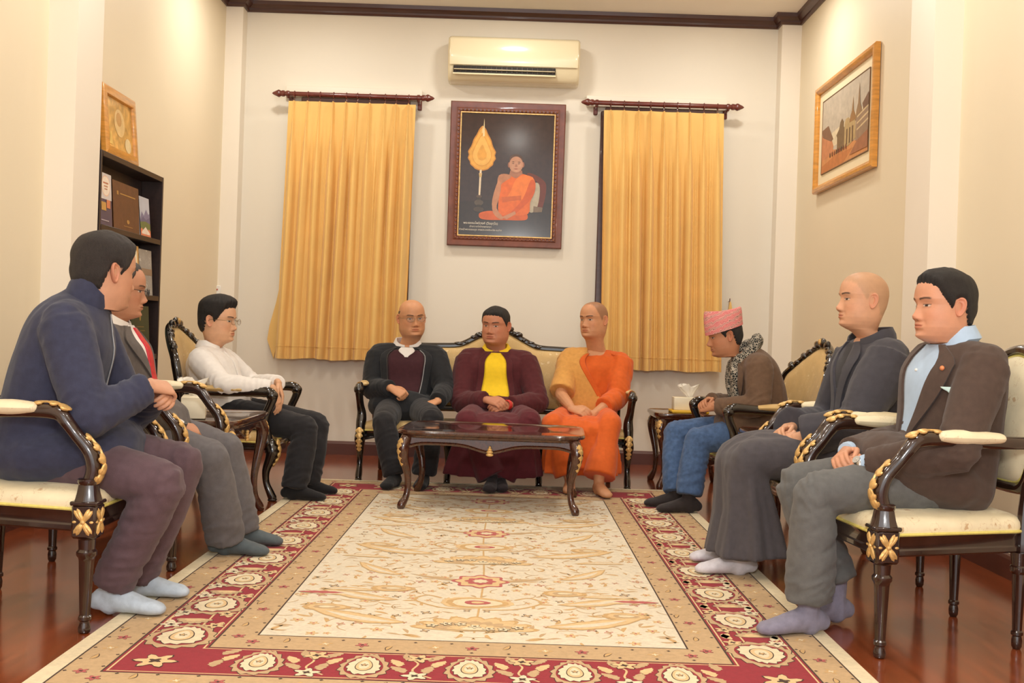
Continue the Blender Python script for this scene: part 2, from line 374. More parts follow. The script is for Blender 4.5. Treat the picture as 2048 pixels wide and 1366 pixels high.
# ------------------------------------------------------------------ flat pictures
def disc(cx, cy, rx, ry, n=20): return [(cx+rx*math.cos(2*PI*i/n), cy+ry*math.sin(2*PI*i/n)) for i in range(n)]
class Print:
    """flat print: coloured shapes in (u,v) of a picture plane"""
    def __init__(s, f, lift): s.f = f; s.mb = MB(); s.mats = []; s.k = 0; s.lift = lift
    def shape(s, pts, col, rough=.35):
        m = pm('print_colour', col, rough, .12, 22); s.k += 1
        s.mats.append(m); s.mb.poly([s.f(u, v, s.lift*s.k) for u, v in pts], len(s.mats)-1)
def frame_mb(f, prof, uw, vh):
    """mitred picture frame; f(u,v,out)->xyz, prof (inset,out)"""
    R = []
    for (u, v, su, sv) in [(0, 0, 1, 1), (uw, 0, -1, 1), (uw, vh, -1, -1), (0, vh, 1, -1), (0, 0, 1, 1)]:
        R.append(np.array([f(u+su*i, v+sv*i, o) for i, o in prof]))
    return MB().rings(R, False, False)
# the portrait
W0, H0 = .95, 1.19; x0, z0 = -.558, 1.768
def fP(u, v, o): return (x0+u-.006*0, YB-.012-o-.035*(v/H0), z0+v-.002*u)
o = empty('framed_portrait', (x0+W0/2, YB, z0)); b = (x0+W0/2, YB, z0); tag(o, 'large framed portrait of a seated monk under the air conditioner', 'picture')
pf_m = pm('red_brown_frame', C(112, 56, 38), .35, .25, 14, .1, 60, coat=.3)
frame_mb(fP, [(0, 0), (0, .03), (.008, .04), (.03, .036), (.05, .03), (.058, .034), (.075, .03), (.08, .022), (.09, .02), (.09, 0)], W0, H0).build('frame', pf_m, o, b, 30)
mb = MB(); n1, n2 = 26, 32
for k in range(n1):
    for v in (.069, H0-.069): mb.ell(fP(.07+(W0-.14)*k/(n1-1), v, .036), (.008, 0, 0), (0, .006, 0), (0, 0, .008), 6, 3)
for k in range(n2):
    for u in (.069, W0-.069): mb.ell(fP(u, .07+(H0-.14)*k/(n2-1), .036), (.008, 0, 0), (0, .006, 0), (0, 0, .008), 6, 3)
mb.build('beading', pm('bronze_bead', C(140, 84, 48), .3, .2, 30, metal=.4), o, b)
frame_mb(fP, [(.082, .02), (.083, .029), (.092, .027), (.093, .018)], W0, H0).build('inner_slip', gold_m, o, b, 30)
bu, bv, iw, ih = .09, .09, W0-.18, H0-.18
def fI(u, v, o): return fP(bu+u*iw, bv+v*ih, .017+o)
P = Print(fI, .0002)
U = lambda x: (x-150)/810; Vv = lambda y: 1-(y-125)/1080
def sh(pts, col): P.shape([(U(x), Vv(y)) for x, y in (catmull(pts, 3, True) if 6 <= len(pts) < 20 else pts)], col)
P.shape([(0, 0), (1, 0), (1, 1), (0, 1)], C(58, 40, 32), .12)
P.shape([(0, 0), (1, 0), (1, .28), (.5, .31), (0, .27)], C(50, 36, 24), .12)
def oval(cx, cy, rx, ry, col): sh(disc(cx, cy, rx, ry, 24), col)
# chair
sh([(740, 640), (800, 650), (870, 690), (905, 740), (900, 850), (870, 960), (830, 960), (850, 840), (850, 750), (800, 700), (740, 690)], C(104, 44, 28))
sh([(800, 735), (845, 740), (850, 840), (825, 960), (770, 985), (740, 900)], C(176, 164, 140))
sh([(800, 930), (880, 940), (875, 980), (800, 985)], C(120, 100, 80))
# ceremonial fan
for (sc, col) in ((1, C(196, 128, 40)), (.92, C(226, 164, 66)), (.72, C(214, 148, 54)), (.66, C(232, 176, 84)), (.35, C(220, 156, 60))):
    q = []
    for i in range(60):
        a = 2*PI*i/60; rx = 120*sc*(1+.045*math.cos(14*a)*(sc > .8)); ry = 138*sc
        x = 337+rx*math.sin(a)*(1-.0*math.cos(a)); y = 495-ry*math.cos(a)
        if math.cos(a) > .3: y -= (math.cos(a)-.3)*170*sc; x = 337+(x-337)*(1-.72*(math.cos(a)-.3))
        q.append((x, y))
    sh(q, col)
sh([(337, 230), (328, 300), (346, 300)], C(238, 200, 130)); sh([(349, 170), (344, 250), (340, 330), (356, 330), (353, 250)], C(240, 214, 160))
sh([(322, 625), (340, 625), (333, 860), (318, 860)], C(222, 200, 168)); sh([(316, 655), (344, 655), (340, 690), (320, 690)], C(206, 170, 110))
for (y, rr, hh, c) in ((862, 24, 14, C(90, 70, 56)), (885, 20, 16, C(60, 50, 42)), (915, 40, 26, C(84, 72, 60)), (945, 28, 12, C(50, 42, 36)), (975, 46, 22, C(70, 58, 48))): oval(323, y, rr, hh, c)
# seated monk
sh([(330, 1010), (380, 990), (450, 985), (520, 1010), (600, 1010), (700, 990), (745, 1000), (750, 1045), (700, 1060), (560, 1062), (400, 1065), (335, 1050)], C(206, 92, 30))
sh([(590, 620), (690, 620), (700, 670), (640, 690), (575, 680)], C(168, 112, 84))
sh([(490, 680), (560, 655), (640, 690), (700, 650), (790, 690), (812, 740), (800, 820), (770, 900), (755, 1000), (600, 1020), (500, 1000), (495, 850)], C(222, 104, 34))
sh([(490, 670), (560, 655), (600, 680), (520, 740), (500, 790), (480, 760)], C(182, 122, 86))
sh([(485, 720), (512, 760), (498, 870), (480, 960), (540, 1040), (510, 1055), (450, 1000), (440, 880)], C(188, 128, 92))
sh([(640, 700), (720, 660), (800, 700), (720, 860), (560, 900), (600, 800)], C(232, 122, 46))
sh([(770, 700), (812, 740), (790, 850), (690, 960), (600, 1040), (570, 1030), (700, 880)], C(204, 88, 28))
sh([(520, 860), (690, 840), (690, 880), (530, 905)], C(200, 96, 40))
sh([(520, 1040), (580, 1010), (640, 980), (650, 1005), (570, 1055)], C(192, 132, 98))
oval(575, 575, 10, 24, C(150, 96, 72)); oval(698, 570, 11, 24, C(158, 100, 76))
oval(636, 530, 60, 52, C(86, 62, 50)); oval(637, 570, 60, 72, C(186, 134, 104)); oval(640, 590, 44, 46, C(194, 142, 112))
for x in (612, 662): sh([(x-16, 548), (x, 543), (x+16, 548), (x, 550)], C(70, 46, 36)); sh([(x-12, 562), (x, 558), (x+12, 562), (x, 565)], C(60, 40, 34))
sh([(632, 568), (644, 568), (650, 592), (626, 592)], C(168, 114, 88)); sh([(616, 607), (637, 603), (660, 607), (637, 613)], C(150, 82, 66))
P.mb.build('print', P.mats, o, b, 0)
# caption lines
cap_m = pm('caption_white', C(232, 222, 204), .5)
def text_mesh(s, size, mat4, name, m, parent, base, align='CENTER', ext=.0004):
    cu = bpy.data.curves.new('t', 'FONT'); cu.body = s; cu.size = size; cu.align_x = align; cu.extrude = ext; cu.resolution_u = 3
    ob = bpy.data.objects.new('t', cu); COL.objects.link(ob); dg = bpy.context.evaluated_depsgraph_get()
    me = bpy.data.meshes.new_from_object(ob.evaluated_get(dg)); bpy.data.objects.remove(ob)
    me.transform(mat4); return link(name, me, m, parent, base, 0)
def capt(s, u, v, size, name='caption'):
    c = fI(u, v, .004)
    M = Matrix.Translation(c) @ Matrix.Rotation(PI/2+.03, 4, 'X')
    text_mesh(s, size, M, name, cap_m, o, b)
capt('พระธรรมโพธิวงศ์ (วีรยุทฺโธ)', .24, .092, .0265)
capt('เจ้าอาวาสวัดไทยพุทธคยา', .24, .066, .019)
capt('หัวหน้าพระธรรมทูต สายประเทศอินเดีย-เนปาล', .24, .040, .0198)
# town painting on the right wall
pw, ph = 1.35, .80; yn, zb = 6.85, 2.185
def fT(u, v, oo): return (XR-.005-oo, yn+pw-u, zb+v)
o = empty('framed_painting', (XR, yn+pw/2, zb)); b = (XR, yn+pw/2, zb); tag(o, 'gold-framed watercolour of an old temple town on the side wall', 'painting')
frame_mb(fT, [(0, 0), (0, .03), (.01, .04), (.03, .042), (.045, .034), (.055, .02), (.055, 0)], pw, ph).build('frame', oak_m, o, b, 30)
MB().box((XR-.008, yn+pw/2, zb+ph/2), (.012, pw-.08, ph-.08), 0).build('mount_board', pm('cream_mount', C(238, 222, 186), .6, .02), o, b, 0)
frame_mb(lambda u, v, q: fT(.15+u, .13+v, q), [(-.004, .010), (-.004, .017), (.004, .015), (.004, .01)], pw-.30, ph-.26).build('mount_edge', pm('brown_edge', C(110, 80, 50), .6), o, b, 0)
P = Print(lambda u, v, q: fT(.15+u*(pw-.30), .13+v*(ph-.26), .0145+q), .0002)
tc = lambda pts, col: P.shape(pts, col, .6)
P.shape([(0, 0), (1, 0), (1, 1), (0, 1)], C(190, 176, 156), .6)
tc([(0, .45), (.3, .5), (.6, .55), (1, .6), (1, .3), (0, .3)], C(216, 198, 164))
tc([(0, 0), (1, 0), (1, .3), (.75, .22), (.45, .2), (.2, .28), (0, .22)], C(206, 140, 84))
tc([(0, 0), (.5, 0), (.7, .14), (.3, .16), (0, .1)], C(190, 118, 64))
tc([(0, .18), (0, .52), (.05, .55), (.14, .56), (.20, .48), (.28, .30), (.26, .22), (.12, .18)], C(196, 128, 84))
tc([(.0, .6), (.15, .62), (.27, .4), (.22, .38), (.02, .5)], C(128, 92, 66))
tc([(.36, .2), (.36, .38), (.34, .42), (.4, .48), (.42, .56), (.46, .60), (.5, .54), (.5, .48), (.56, .42), (.53, .38), (.53, .2)], C(120, 94, 62))
tc([(.52, .2), (.52, .5), (.54, .56), (.6, .56), (.66, .48), (.74, .48), (.76, .24), (.6, .19)], C(180, 152, 104))
for x in (.56, .62, .68): tc([(x, .22), (x, .42), (x+.025, .42), (x+.025, .22)], C(104, 76, 48))
tc([(.62, .48), (.64, .56), (.67, .62), (.69, .8), (.70, .62), (.73, .56), (.76, .48)], C(152, 110, 62))
tc([(.74, .46), (.76, .58), (.79, .66), (.81, .92), (.83, .66), (.86, .58), (.88, .46)], C(144, 112, 76))
tc([(.76, .2), (.76, .48), (.84, .52), (1, .6), (1, .22), (.86, .18)], C(150, 122, 96))
for y in (.32, .40, .48): tc([(.78, y), (1, y+.06), (1, y+.085), (.78, y+.02)], C(206, 180, 136))
tc([(.88, .62), (1, .72), (1, .56), (.9, .54)], C(118, 84, 60))
tc([(.64, .06), (.8, .2), (1, .26), (1, .05)], C(160, 104, 70))
for k in range(9):
    x = .2+.045*k+.01*math.sin(k*7); tc([(x, .17), (x+.004, .22), (x+.012, .235), (x+.02, .22), (x+.022, .17)], C(90+20*(k % 3), 64, 48))
P.mb.build('watercolour', P.mats, o, b, 0)

# ------------------------------------------------------------------ bookshelf
SX0, SX1, SY0, SY1, SZ = XL+.004, -2.27, 5.875, 6.93, 1.975
o = empty('bookshelf', ((SX0+SX1)/2, (SY0+SY1)/2, 0)); b = ((SX0+SX1)/2, (SY0+SY1)/2, 0); tag(o, 'tall dark wooden bookshelf against the left wall', 'bookshelf')
dx = SX1-SX0; cx = (SX0+SX1)/2; cy = (SY0+SY1)/2
for y in (SY0+.010, SY1-.010): MB().box((cx, y, SZ/2), (dx, .020, SZ), .002).build('side_panel', shelf_m, o, b)
MB().box((SX0+.006, cy, SZ/2), (.012, SY1-SY0-.056, SZ-.02), 0).build('back_panel', shelf_m, o, b, 0)
MB().box((cx, cy, SZ-.016), (dx, SY1-SY0-.056, .032), .002).build('top_panel', shelf_m, o, b)
for z in (1.57, 1.21, .84, .47, .10): MB().box((cx+.006, cy, z-.016), (dx-.012, SY1-SY0-.056, .032), .002).build('shelf', shelf_m, o, b)
def book(name, y0, y1, z, h, mats, lab, cat='book', thick=.03, lean=.005, deco=None):
    """a book or frame standing face-out on a shelf, leaning back"""
    oo = empty(name, (SX1-.03, (y0+y1)/2, z)); bb = (SX1-.03, (y0+y1)/2, z); tag(oo, lab, cat)
    f = lambda u, v, q: (SX1-.005+q-lean*v/h, y0+(y1-y0)*u, z+v*h)
    R = lambda q0, q1, i=0: MB().rings([np.array([f(i, i, q0), f(1-i, i, q0), f(1-i, 1-i, q0), f(i, 1-i, q0)]), np.array([f(i, i, q1), f(1-i, i, q1), f(1-i, 1-i, q1), f(i, 1-i, q1)])])
    R(-thick+.004, -.004, .015).build('pages', paper_m, oo, bb, 0)
    R(-.004, 0).build('cover', mats, oo, bb, 0)
    R(-thick, -thick+.004).build('back_cover', mats, oo, bb, 0)
    MB().rings([np.array([f(0, 0, -thick), f(0, 0, 0), f(0, 1, 0), f(0, 1, -thick)]), np.array([f(.015, 0, -thick), f(.015, 0, 0), f(.015, 1, 0), f(.015, 1, -thick)])]).build('spine', mats, oo, bb, 0)
    if deco:
        P = Print(lambda u, v, q: f(u, v, .0006+q), .0002)
        for pts, col in deco: P.shape(pts, col)
        P.mb.build('cover_print', P.mats, oo, bb, 0)
    return oo, f, bb
zs = 1.57
book('travel_book', 5.905, 6.08, zs, .29, pm('dusk_cover', C(74, 66, 92), .35), 'dark blue book with a round cream badge, on the top bookshelf level', deco=[
    ([(0, .5), (1, .5), (1, 1), (0, 1)], C(206, 200, 200)), (disc(.52, .76, .36, .2, 26), C(232, 190, 160)), (disc(.52, .76, .33, .18, 26), C(240, 226, 210)),
    ([(.3, .80), (.74, .80), (.74, .83), (.3, .83)], C(190, 120, 90)), ([(.36, .74), (.68, .74), (.68, .765), (.36, .765)], C(190, 130, 100)), ([(.4, .69), (.64, .69), (.64, .71), (.4, .71)], C(180, 120, 90)),
    ([(.1, .28), (.5, .28), (.5, .44), (.1, .44)], C(196, 150, 80)), ([(.55, .34), (.85, .34), (.85, .5), (.55, .5)], C(214, 130, 90)), ([(.06, .08), (.7, .08), (.7, .10), (.06, .10)], C(170, 160, 170))])
ob, f, bb = book('brown_album', 6.10, 6.53, zs, .275, pm('brown_leather_cover', C(98, 60, 36), .45, .15, 20, .15, 120), 'large brown album with gold emblem, in the middle of the top bookshelf level', thick=.045)
P = Print(lambda u, v, q: f(u, v, .0006+q), .0002)
for pts in ([(.16, .72), (.22, .72), (.22, .80), (.16, .80)], [(.28, .745), (.86, .745), (.86, .77), (.28, .77)], disc(.55, .2, .05, .045), [(.38, .09), (.72, .09), (.72, .10), (.38, .10)]): P.shape(pts, C(176, 132, 70))
stamp = P.mb.build('cover_print', P.mats, ob, bb, 0); stamp['kind'] = 'stuff'
book('mountain_book', 6.55, 6.73, zs, .24, pm('sky_cover', C(190, 196, 210), .35), 'pale blue book with purple mountains on its cover, on the top bookshelf level', deco=[
    ([(0, .4), (.2, .62), (.4, .52), (.65, .7), (.85, .58), (1, .62), (1, .3), (0, .3)], C(120, 120, 156)), ([(0, .35), (.3, .5), (.6, .42), (1, .52), (1, .2), (0, .2)], C(92, 92, 130)),
    ([(0, .15), (1, .15), (1, .34), (.5, .38), (0, .34)], C(94, 112, 66)), ([(0, 0), (1, 0), (1, .16), (.8, .2), (.7, .14), (.5, .24), (.3, .14), (.1, .2), (0, .16)], C(214, 120, 90)), ([(.1, .1), (.5, .24), (.9, .1), (.9, .05), (.1, .05)], C(232, 214, 200))])
book('small_wooden_frame', 6.36, 6.56, 1.21, .29, pm('pale_certificate', C(222, 208, 176), .5), 'small light wooden picture frame on the second bookshelf level', 'picture', deco=[
    ([(0, 0), (1, 0), (1, 1), (0, 1)], C(206, 160, 96)), ([(.14, .1), (.86, .1), (.86, .9), (.14, .9)], C(232, 220, 190)), ([(.3, .6), (.7, .6), (.7, .64), (.3, .64)], C(150, 130, 100))])
silver_m = brocade('silver_pattern_cover', C(150, 142, 132), C(206, 200, 190))
book('patterned_album', 6.57, 6.80, 1.21, .28, silver_m, 'silver grey patterned album on the second bookshelf level', 'book', deco=[([(0, .44), (1, .44), (1, .58), (0, .58)], C(140, 118, 100))])
book('green_book', 6.46, 6.78, .84, .30, pm('green_cover', C(34, 62, 44), .4), 'dark green book with small gold emblem on the third bookshelf level', deco=[(disc(.5, .78, .05, .09), C(150, 120, 60)), ([(.3, .56), (.7, .56), (.7, .58), (.3, .58)], C(120, 104, 60)), ([(.25, .48), (.75, .48), (.75, .5), (.25, .5)], C(120, 104, 60))])
# frame leaning on top of the shelf
o = empty('leaning_frame', (-2.34, 6.28, SZ)); b = (-2.34, 6.28, SZ); tag(o, 'golden wooden picture frame leaning on top of the bookshelf', 'picture')
FW, FH = .52, .40
fL = lambda u, v, q: (-2.300-.035*(v/FH)+q, 5.99+u, SZ+.002+v*.985)
frame_mb(fL, [(0, -.014), (0, .012), (.012, .018), (.05, .018), (.055, .008), (.055, -.004)], FW, FH).build('frame', oak_m, o, b, 30)
MB().rings([np.array([fL(.04, .04, -.006), fL(FW-.04, .04, -.006), fL(FW-.04, FH-.04, -.006), fL(.04, FH-.04, -.006)]), np.array([fL(.04, .04, .002), fL(FW-.04, .04, .002), fL(FW-.04, FH-.04, .002), fL(.04, FH-.04, .002)])]).build('golden_print', pm('golden_print', C(206, 160, 86), .35, .45, 14, coat=.3), o, b, 0)
P = Print(lambda u, v, q: fL(.055+u*(FW-.11), .055+v*(FH-.11), .003+q), .0002)
P.shape(disc(.5, .55, .2, .28, 24), C(224, 190, 130)); P.shape(disc(.8, .16, .12, .15, 18), C(226, 206, 160)); P.shape([(.08, .05), (.2, .05), (.16, .3), (.12, .3)], C(232, 196, 110)); P.shape(disc(.48, .62, .1, .14, 18), C(196, 150, 90))
P.mb.build('print_figure', P.mats, o, b, 0)
# ------------------------------------------------------------------ carpet: woven pattern as flat shapes of coloured pile
RX, RY = -.0925, 5.165
o_rug = None
RM = [pm('rug_'+n, c, .95, .08, 60, .3, 500, sheen=.1, spec=.1) for n, c in [('edge_cream', C(228, 212, 178)), ('tan', C(196, 165, 124)), ('red', C(150, 40, 50)), ('field_cream', C(224, 212, 188)), ('line', C(74, 52, 38)), ('light_tan', C(222, 190, 140)), ('gold', C(204, 166, 112)), ('rose', C(186, 96, 92))]]
E_, T_, R_, FC, LN, LT, GD, RO = range(8)
rb = MB()
hx = [1.247, 1.185, 1.068, .83, .71]; hy = [2.215, 2.155, 2.037, 1.765, 1.61]
lay = [.009]
def flat(pts, m, dz): rb.poly([(RX+x, RY+y, .009+dz) for x, y in pts], m)
rb.box((RX, RY, .0045), (2*hx[0], 2*hy[0], .009), .003, m=E_)
def ringband(ax, ay, bx, by, m, dz):
    q = [(-ax, -ay), (ax, -ay), (ax, ay), (-ax, ay)]; p = [(-bx, -by), (bx, -by), (bx, by), (-bx, by)]
    for i in range(4): j = (i+1) % 4; flat([q[i], q[j], p[j], p[i]], m, dz)
ringband(hx[1], hy[1], hx[2], hy[2], T_, .0003); ringband(hx[2], hy[2], hx[3], hy[3], R_, .0003); ringband(hx[3], hy[3], hx[4], hy[4], T_, .0003)
flat([(-hx[4], -hy[4]), (hx[4], -hy[4]), (hx[4], hy[4]), (-hx[4], hy[4])], FC, .0003)
for i in range(1, 5): ringband(hx[i]+.003, hy[i]+.003, hx[i]-.003, hy[i]-.003, LN, .0006)
ringband(hx[2]-.010, hy[2]-.010, hx[2]-.016, hy[2]-.016, LT, .0006); ringband(hx[3]+.016, hy[3]+.016, hx[3]+.010, hy[3]+.010, LT, .0006)
def xf(pts, cx, cy, a, s=1): ca, sa = math.cos(a)*s, math.sin(a)*s; return [(cx+x*ca-y*sa, cy+x*sa+y*ca) for x, y in pts]
def almond(L, W, ser=0, k=11, n=44):
    out = []
    for i in range(n):
        t = 2*PI*i/n; x = L*math.cos(t); y = W*math.sin(t)*(1-.25*math.cos(t))
        r = 1+ser*(((i*k/n) % 1)-.5); out.append((x*r, y*r))
    return out
def flower(r, k=5, d=.35, n=5): return [(r*(1+d*math.cos(k*t))*math.cos(t), r*(1+d*math.cos(k*t))*math.sin(t)) for t in [2*PI*i/(k*n) for i in range(k*n)]]
def leaf(L, W, bend=.3, ser=0, n=9):
    up = []; dn = []
    for i in range(n+1):
        t = i/n; w_ = W*math.sin(PI*t)**.8; s = 1+ser*(1 if i % 2 else -1)
        up.append((L*t, bend*L*t*t+w_*s)); dn.append((L*t, bend*L*t*t-w_*s))
    return up+dn[::-1][1:-1]
def stem(P, w_, m, dz):
    P = catmull(P, 5); 
    for a, c in zip(P[:-1], P[1:]):
        d = c-a; n = np.array((-d[1], d[0])); n = n/max(1e-6, np.linalg.norm(n))*w_; flat([tuple(a-n), tuple(c-n), tuple(c+n), tuple(a+n)], m, dz)
def fanshape(r, k=7):
    q = [(-.3*r, -.1*r)]
    for i in range(k*4+1):
        t = PI*i/(k*4); rr = r*(.82+.18*abs(math.sin(k*t))); q.append((rr*math.cos(t), rr*math.sin(t)))
    return q
def bigpal(cx, cy, a, s=1, wd=1):
    _a = almond
    def almond2(L, W, ser=0, k=11): return _a(L, W*wd, ser*2.0, k)
    flat(xf(almond2(.142, .108, .10, 15), cx, cy, a, s), LN, .0008); flat(xf(almond2(.139, .104, .10, 15), cx, cy, a, s), T_, .0011)
    flat(xf(almond2(.112, .083, .0), cx, cy, a, s), R_, .0014); flat(xf(almond2(.104, .074, .10, 13), cx, cy, a, s), LN, .0017); flat(xf(almond2(.10, .070, .10, 13), cx, cy, a, s), E_, .0020)
    flat(xf(almond2(.064, .038), cx, cy, a, s), LN, .0023); flat(xf(almond2(.060, .034), cx, cy, a, s), LT, .0026); flat(xf(almond2(.044, .022), cx, cy, a, s), E_, .0029)
    flat(xf(flower(.011, 5), cx, cy, a, s), LN, .0032); flat(xf(flower(.0075, 5), cx, cy, a, s), GD, .0035)
def smallflo(cx, cy, r, m=LT, k=5, cen=LN, dz=.0012):
    a = random.random()*6
    flat(xf(flower(r*1.1, k), cx, cy, a), LN, dz); flat(xf(flower(r, k), cx, cy, a), m, dz+.0003); flat(xf(flower(r*.35, 4), cx, cy, a), cen, dz+.0006)
def border_run(n, length, place, rot=0, wd=1):
    """place(s,t,ang): s along the run, t across (-1..1)"""
    st = length/n
    for i in range(n):
        s = -length/2+(i+.5)*st
        x, y, a = place(s, 0); bigpal(x, y, a+rot, .86 if rot else 1, wd)
        if rot: 
            for sg in (-1, 1):
                for tq in (-.06, .0, .06): x, y, a = place(s+sg*(.105+.02*abs(tq)/.06), tq); flat(xf(leaf(.072, .019, .4*sg, .15), x, y, PI/2+tq*4), T_ if tq else LT, .0010)
        s2 = s+st/2
        if i < n-1 and rot:
            for tq in (-.085, .085): x, y, a = place(s2, tq); smallflo(x, y, .031, E_ if tq > 0 else LT)
            stem([place(s2-.05, -.1)[:2], place(s2, -.04)[:2], place(s2-.01, .04)[:2], place(s2+.05, .1)[:2]], .0035, LT, .0007)
        elif i < n-1:
            x, y, a = place(s2, .018); flat(xf(fanshape(.068), x, y, a+PI/2), LN, .0008); flat(xf(fanshape(.064), x, y, a+PI/2), T_, .0011); flat(xf(fanshape(.038, 5), x, y, a+PI/2), LT, .0014)
            for sg in (-1, 1):
                x, y, a = place(s2+sg*.080, .078); smallflo(x, y, .029, E_)
                x, y, a = place(s2+sg*.078, -.070); smallflo(x, y, .026, LT)
                x, y, a = place(s2+sg*.03, -.085); flat(xf(leaf(.07, .016, .3*sg, .1), x, y, a+(0 if sg > 0 else PI)), LT, .0010)
                x, y, a = place(s2+sg*.02, .092); flat(xf(leaf(.065, .016, -.3*sg, .1), x, y, a+(0 if sg > 0 else PI)), E_, .0010)
            stem([place(s2-st*.42, -.1)[:2], place(s2-.1, -.035)[:2], place(s2, -.03)[:2], place(s2+.1, -.035)[:2], place(s2+st*.42, -.1)[:2]], .0035, LT, .0007)
            stem([place(s2-st*.40, .1)[:2], place(s2-.11, .05)[:2], place(s2, .105)[:2], place(s2+.11, .05)[:2], place(s2+st*.40, .1)[:2]], .0035, LT, .0007)
mx_, my_ = (hx[2]+hx[3])/2, (hy[2]+hy[3])/2
border_run(9, 2*my_-.10, lambda s, t: (-mx_-t, s, PI/2)); border_run(9, 2*my_-.10, lambda s, t: (mx_+t, s, -PI/2))
border_run(5, 2*mx_-.30, lambda s, t: (s, -my_-t, 0), PI/2, .80); border_run(5, 2*mx_-.30, lambda s, t: (s, my_+t, 0), PI/2, .80)
for sx in (-1, 1):
    for sy in (-1, 1): smallflo(sx*(mx_-.0), sy*(my_+.02), .05, LT, 6)
for (ax, ay) in (((hx[1]+hx[2])/2, (hy[1]+hy[2])/2), ((hx[3]+hx[4])/2, (hy[3]+hy[4])/2)):
    for (L0, f) in ((ay, lambda s, t, g: (g*ax+t, s)), (ax, lambda s, t, g: (s, g*ay+t))):
        n = int(2*L0/.115)
        for g in (-1, 1):
            for i in range(n):
                s = -L0+(i+.5)*2*L0/n; x, y = f(s, 0, g)
                k = i % 3
                if k == 0: smallflo(x, y, .017, RO, 5, LN, .0007)
                elif k == 1: flat(xf(leaf(.05, .011, .4), x-.02, y, i), LN, .0007); flat(xf(leaf(.046, .008, .4), x-.02, y, i), GD, .0010)
                else: flat(xf(flower(.018, 4, .5), x, y, i), GD, .0007); flat(xf(flower(.008, 4, .5), x, y, i), E_, .0010)
                for tt in (-.047, .047):
                    x, y = f(s+.05*(tt > 0), tt, g); flat(xf([(-.005, -.005), (.005, -.005), (.005, .005), (-.005, .005)], x, y, .6), LN, .0007)
# field: mirrored about the long axis
rr = random.Random(4)
def both(fn):
    for g in (-1, 1): fn(g)
def boteh(x, y, a, L, m=LT):
    for g in (-1, 1):
        q = xf(leaf(L, L*.14, .35, .06), 0, 0, a); q2 = xf(leaf(L*.93, L*.115, .35, .06), L*.03*math.cos(a), L*.03*math.sin(a), a); q3 = xf(leaf(L*.7, L*.05, .35), L*.1*math.cos(a), L*.1*math.sin(a), a)
        for k, (pp, mm) in enumerate(((q, GD), (q2, m), (q3, FC))): flat([(g*(x+u), y+v) for u, v in pp], mm, .0012+.0003*k)
centers = []
for i, y in enumerate(np.arange(-1.45, 1.5, .36)):
    k = i % 3
    if k == 0:
        for s, m in ((.23, GD), (.21, LT), (.15, T_), (.10, LT), (.05, E_)): flat(xf([(x, yy*.8) for x, yy in fanshape(s, 9)], 0, y-.02, 0), m, .0010+.0003*(.23-s)/.03)
        for q in range(7): smallflo(-.15+.05*q, y+.02+.03*math.sin(q*1.05), .017, E_, 5, LN, .0034)
    elif k == 1:
        for s, m in ((.14, LT), (.12, GD), (.095, E_), (.05, RO), (.025, LT)): flat(xf(almond(s, s*.6, .06, 13), 0, y, 0), m, .0010+.0003*(.14-s)/.02)
        both(lambda g: stem([(g*.02, y-.1), (g*.14, y-.08), (g*.24, y+.02), (g*.2, y+.1), (g*.14, y+.06)], .006, GD, .0008))
    else:
        for s, m in ((.11, RO), (.095, LT), (.06, RO), (.03, E_)): flat(xf(flower(s, 8, .12), 0, y, 0), m, .0010+.0003*(.11-s)/.02)
        both(lambda g: flat([(g*u, y+v) for u, v in leaf(.3, .022, .35, .1)], T_, .0009))
    centers.append(y)
stem([(0, -1.5), (.012, -.7), (-.012, .3), (0, 1.5)], .004, GD, .0007)
for (x, y, a, L) in [(.24, -1.40, .1, .40), (.30, -1.08, .1, .34), (.33, -.66, .5, .30), (.22, -.2, .1, .42), (.34, .18, .5, .3), (.26, .62, .0, .38), (.3, 1.0, .4, .3), (.25, 1.35, .1, .38), (.62, -.95, 2.8, .22), (.64, -.3, 2.9, .22), (.64, .5, 2.8, .22)]: boteh(x, y, a, L)
for (x, y) in [(.55, -1.22), (.5, -.02), (.5, .82), (.34, -.9)]:
    both(lambda g: [flat(xf(almond(.09-.02*k, .05-.012*k, .1, 11), g*x, y, 0), m, .0013+.0003*k) for k, m in enumerate((GD, LT, T_, E_))])
both(lambda g: [flat([(g*(.70-u), -1.0+v) for u, v in leaf(.28-.05*k, .035-.008*k, 0, .15)], m, .0013+.0003*k) for k, m in enumerate((GD, E_, RO))])
pts = []
for _ in range(6000):
    x, y = rr.uniform(.03, hx[4]-.03), rr.uniform(-hy[4]+.03, hy[4]-.03)
    if all((x-a)**2+(y-b)**2 > .042**2 for a, b in pts): pts.append((x, y))
    if len(pts) > 520: break
for i, (x, y) in enumerate(pts):
    k = rr.random(); a = rr.random()*6.28; s = rr.uniform(.7, 1.25)
    for g in (-1, 1):
        if k < .22: flat([(g*(x+u), y+v) for u, v in xf(flower(.017*s, 5), 0, 0, a)], GD, .00050); flat([(g*(x+u), y+v) for u, v in xf(flower(.012*s, 5), 0, 0, a)], LT, .00065); flat([(g*(x+u), y+v) for u, v in xf(flower(.005*s, 4), 0, 0, a)], RO, .00075)
        elif k < .34: flat([(g*(x+u), y+v) for u, v in xf(flower(.014*s, 4, .5), 0, 0, a)], LN if i % 3 == 0 else RO, .00050); flat([(g*(x+u), y+v) for u, v in xf(flower(.010*s, 4, .5), 0, 0, a)], T_, .00065)
        elif k < .8: flat([(g*(x+u), y+v) for u, v in xf(leaf(.055*s, .009*s, .5), 0, 0, a)], GD if i % 2 else T_, .00050)
        else: 
            q = xf([(0, 0), (.03, .012), (.05, .04), (.04, .06)], 0, 0, a); stem([(g*(x+u), y+v) for u, v in q], .003, T_, .00045)
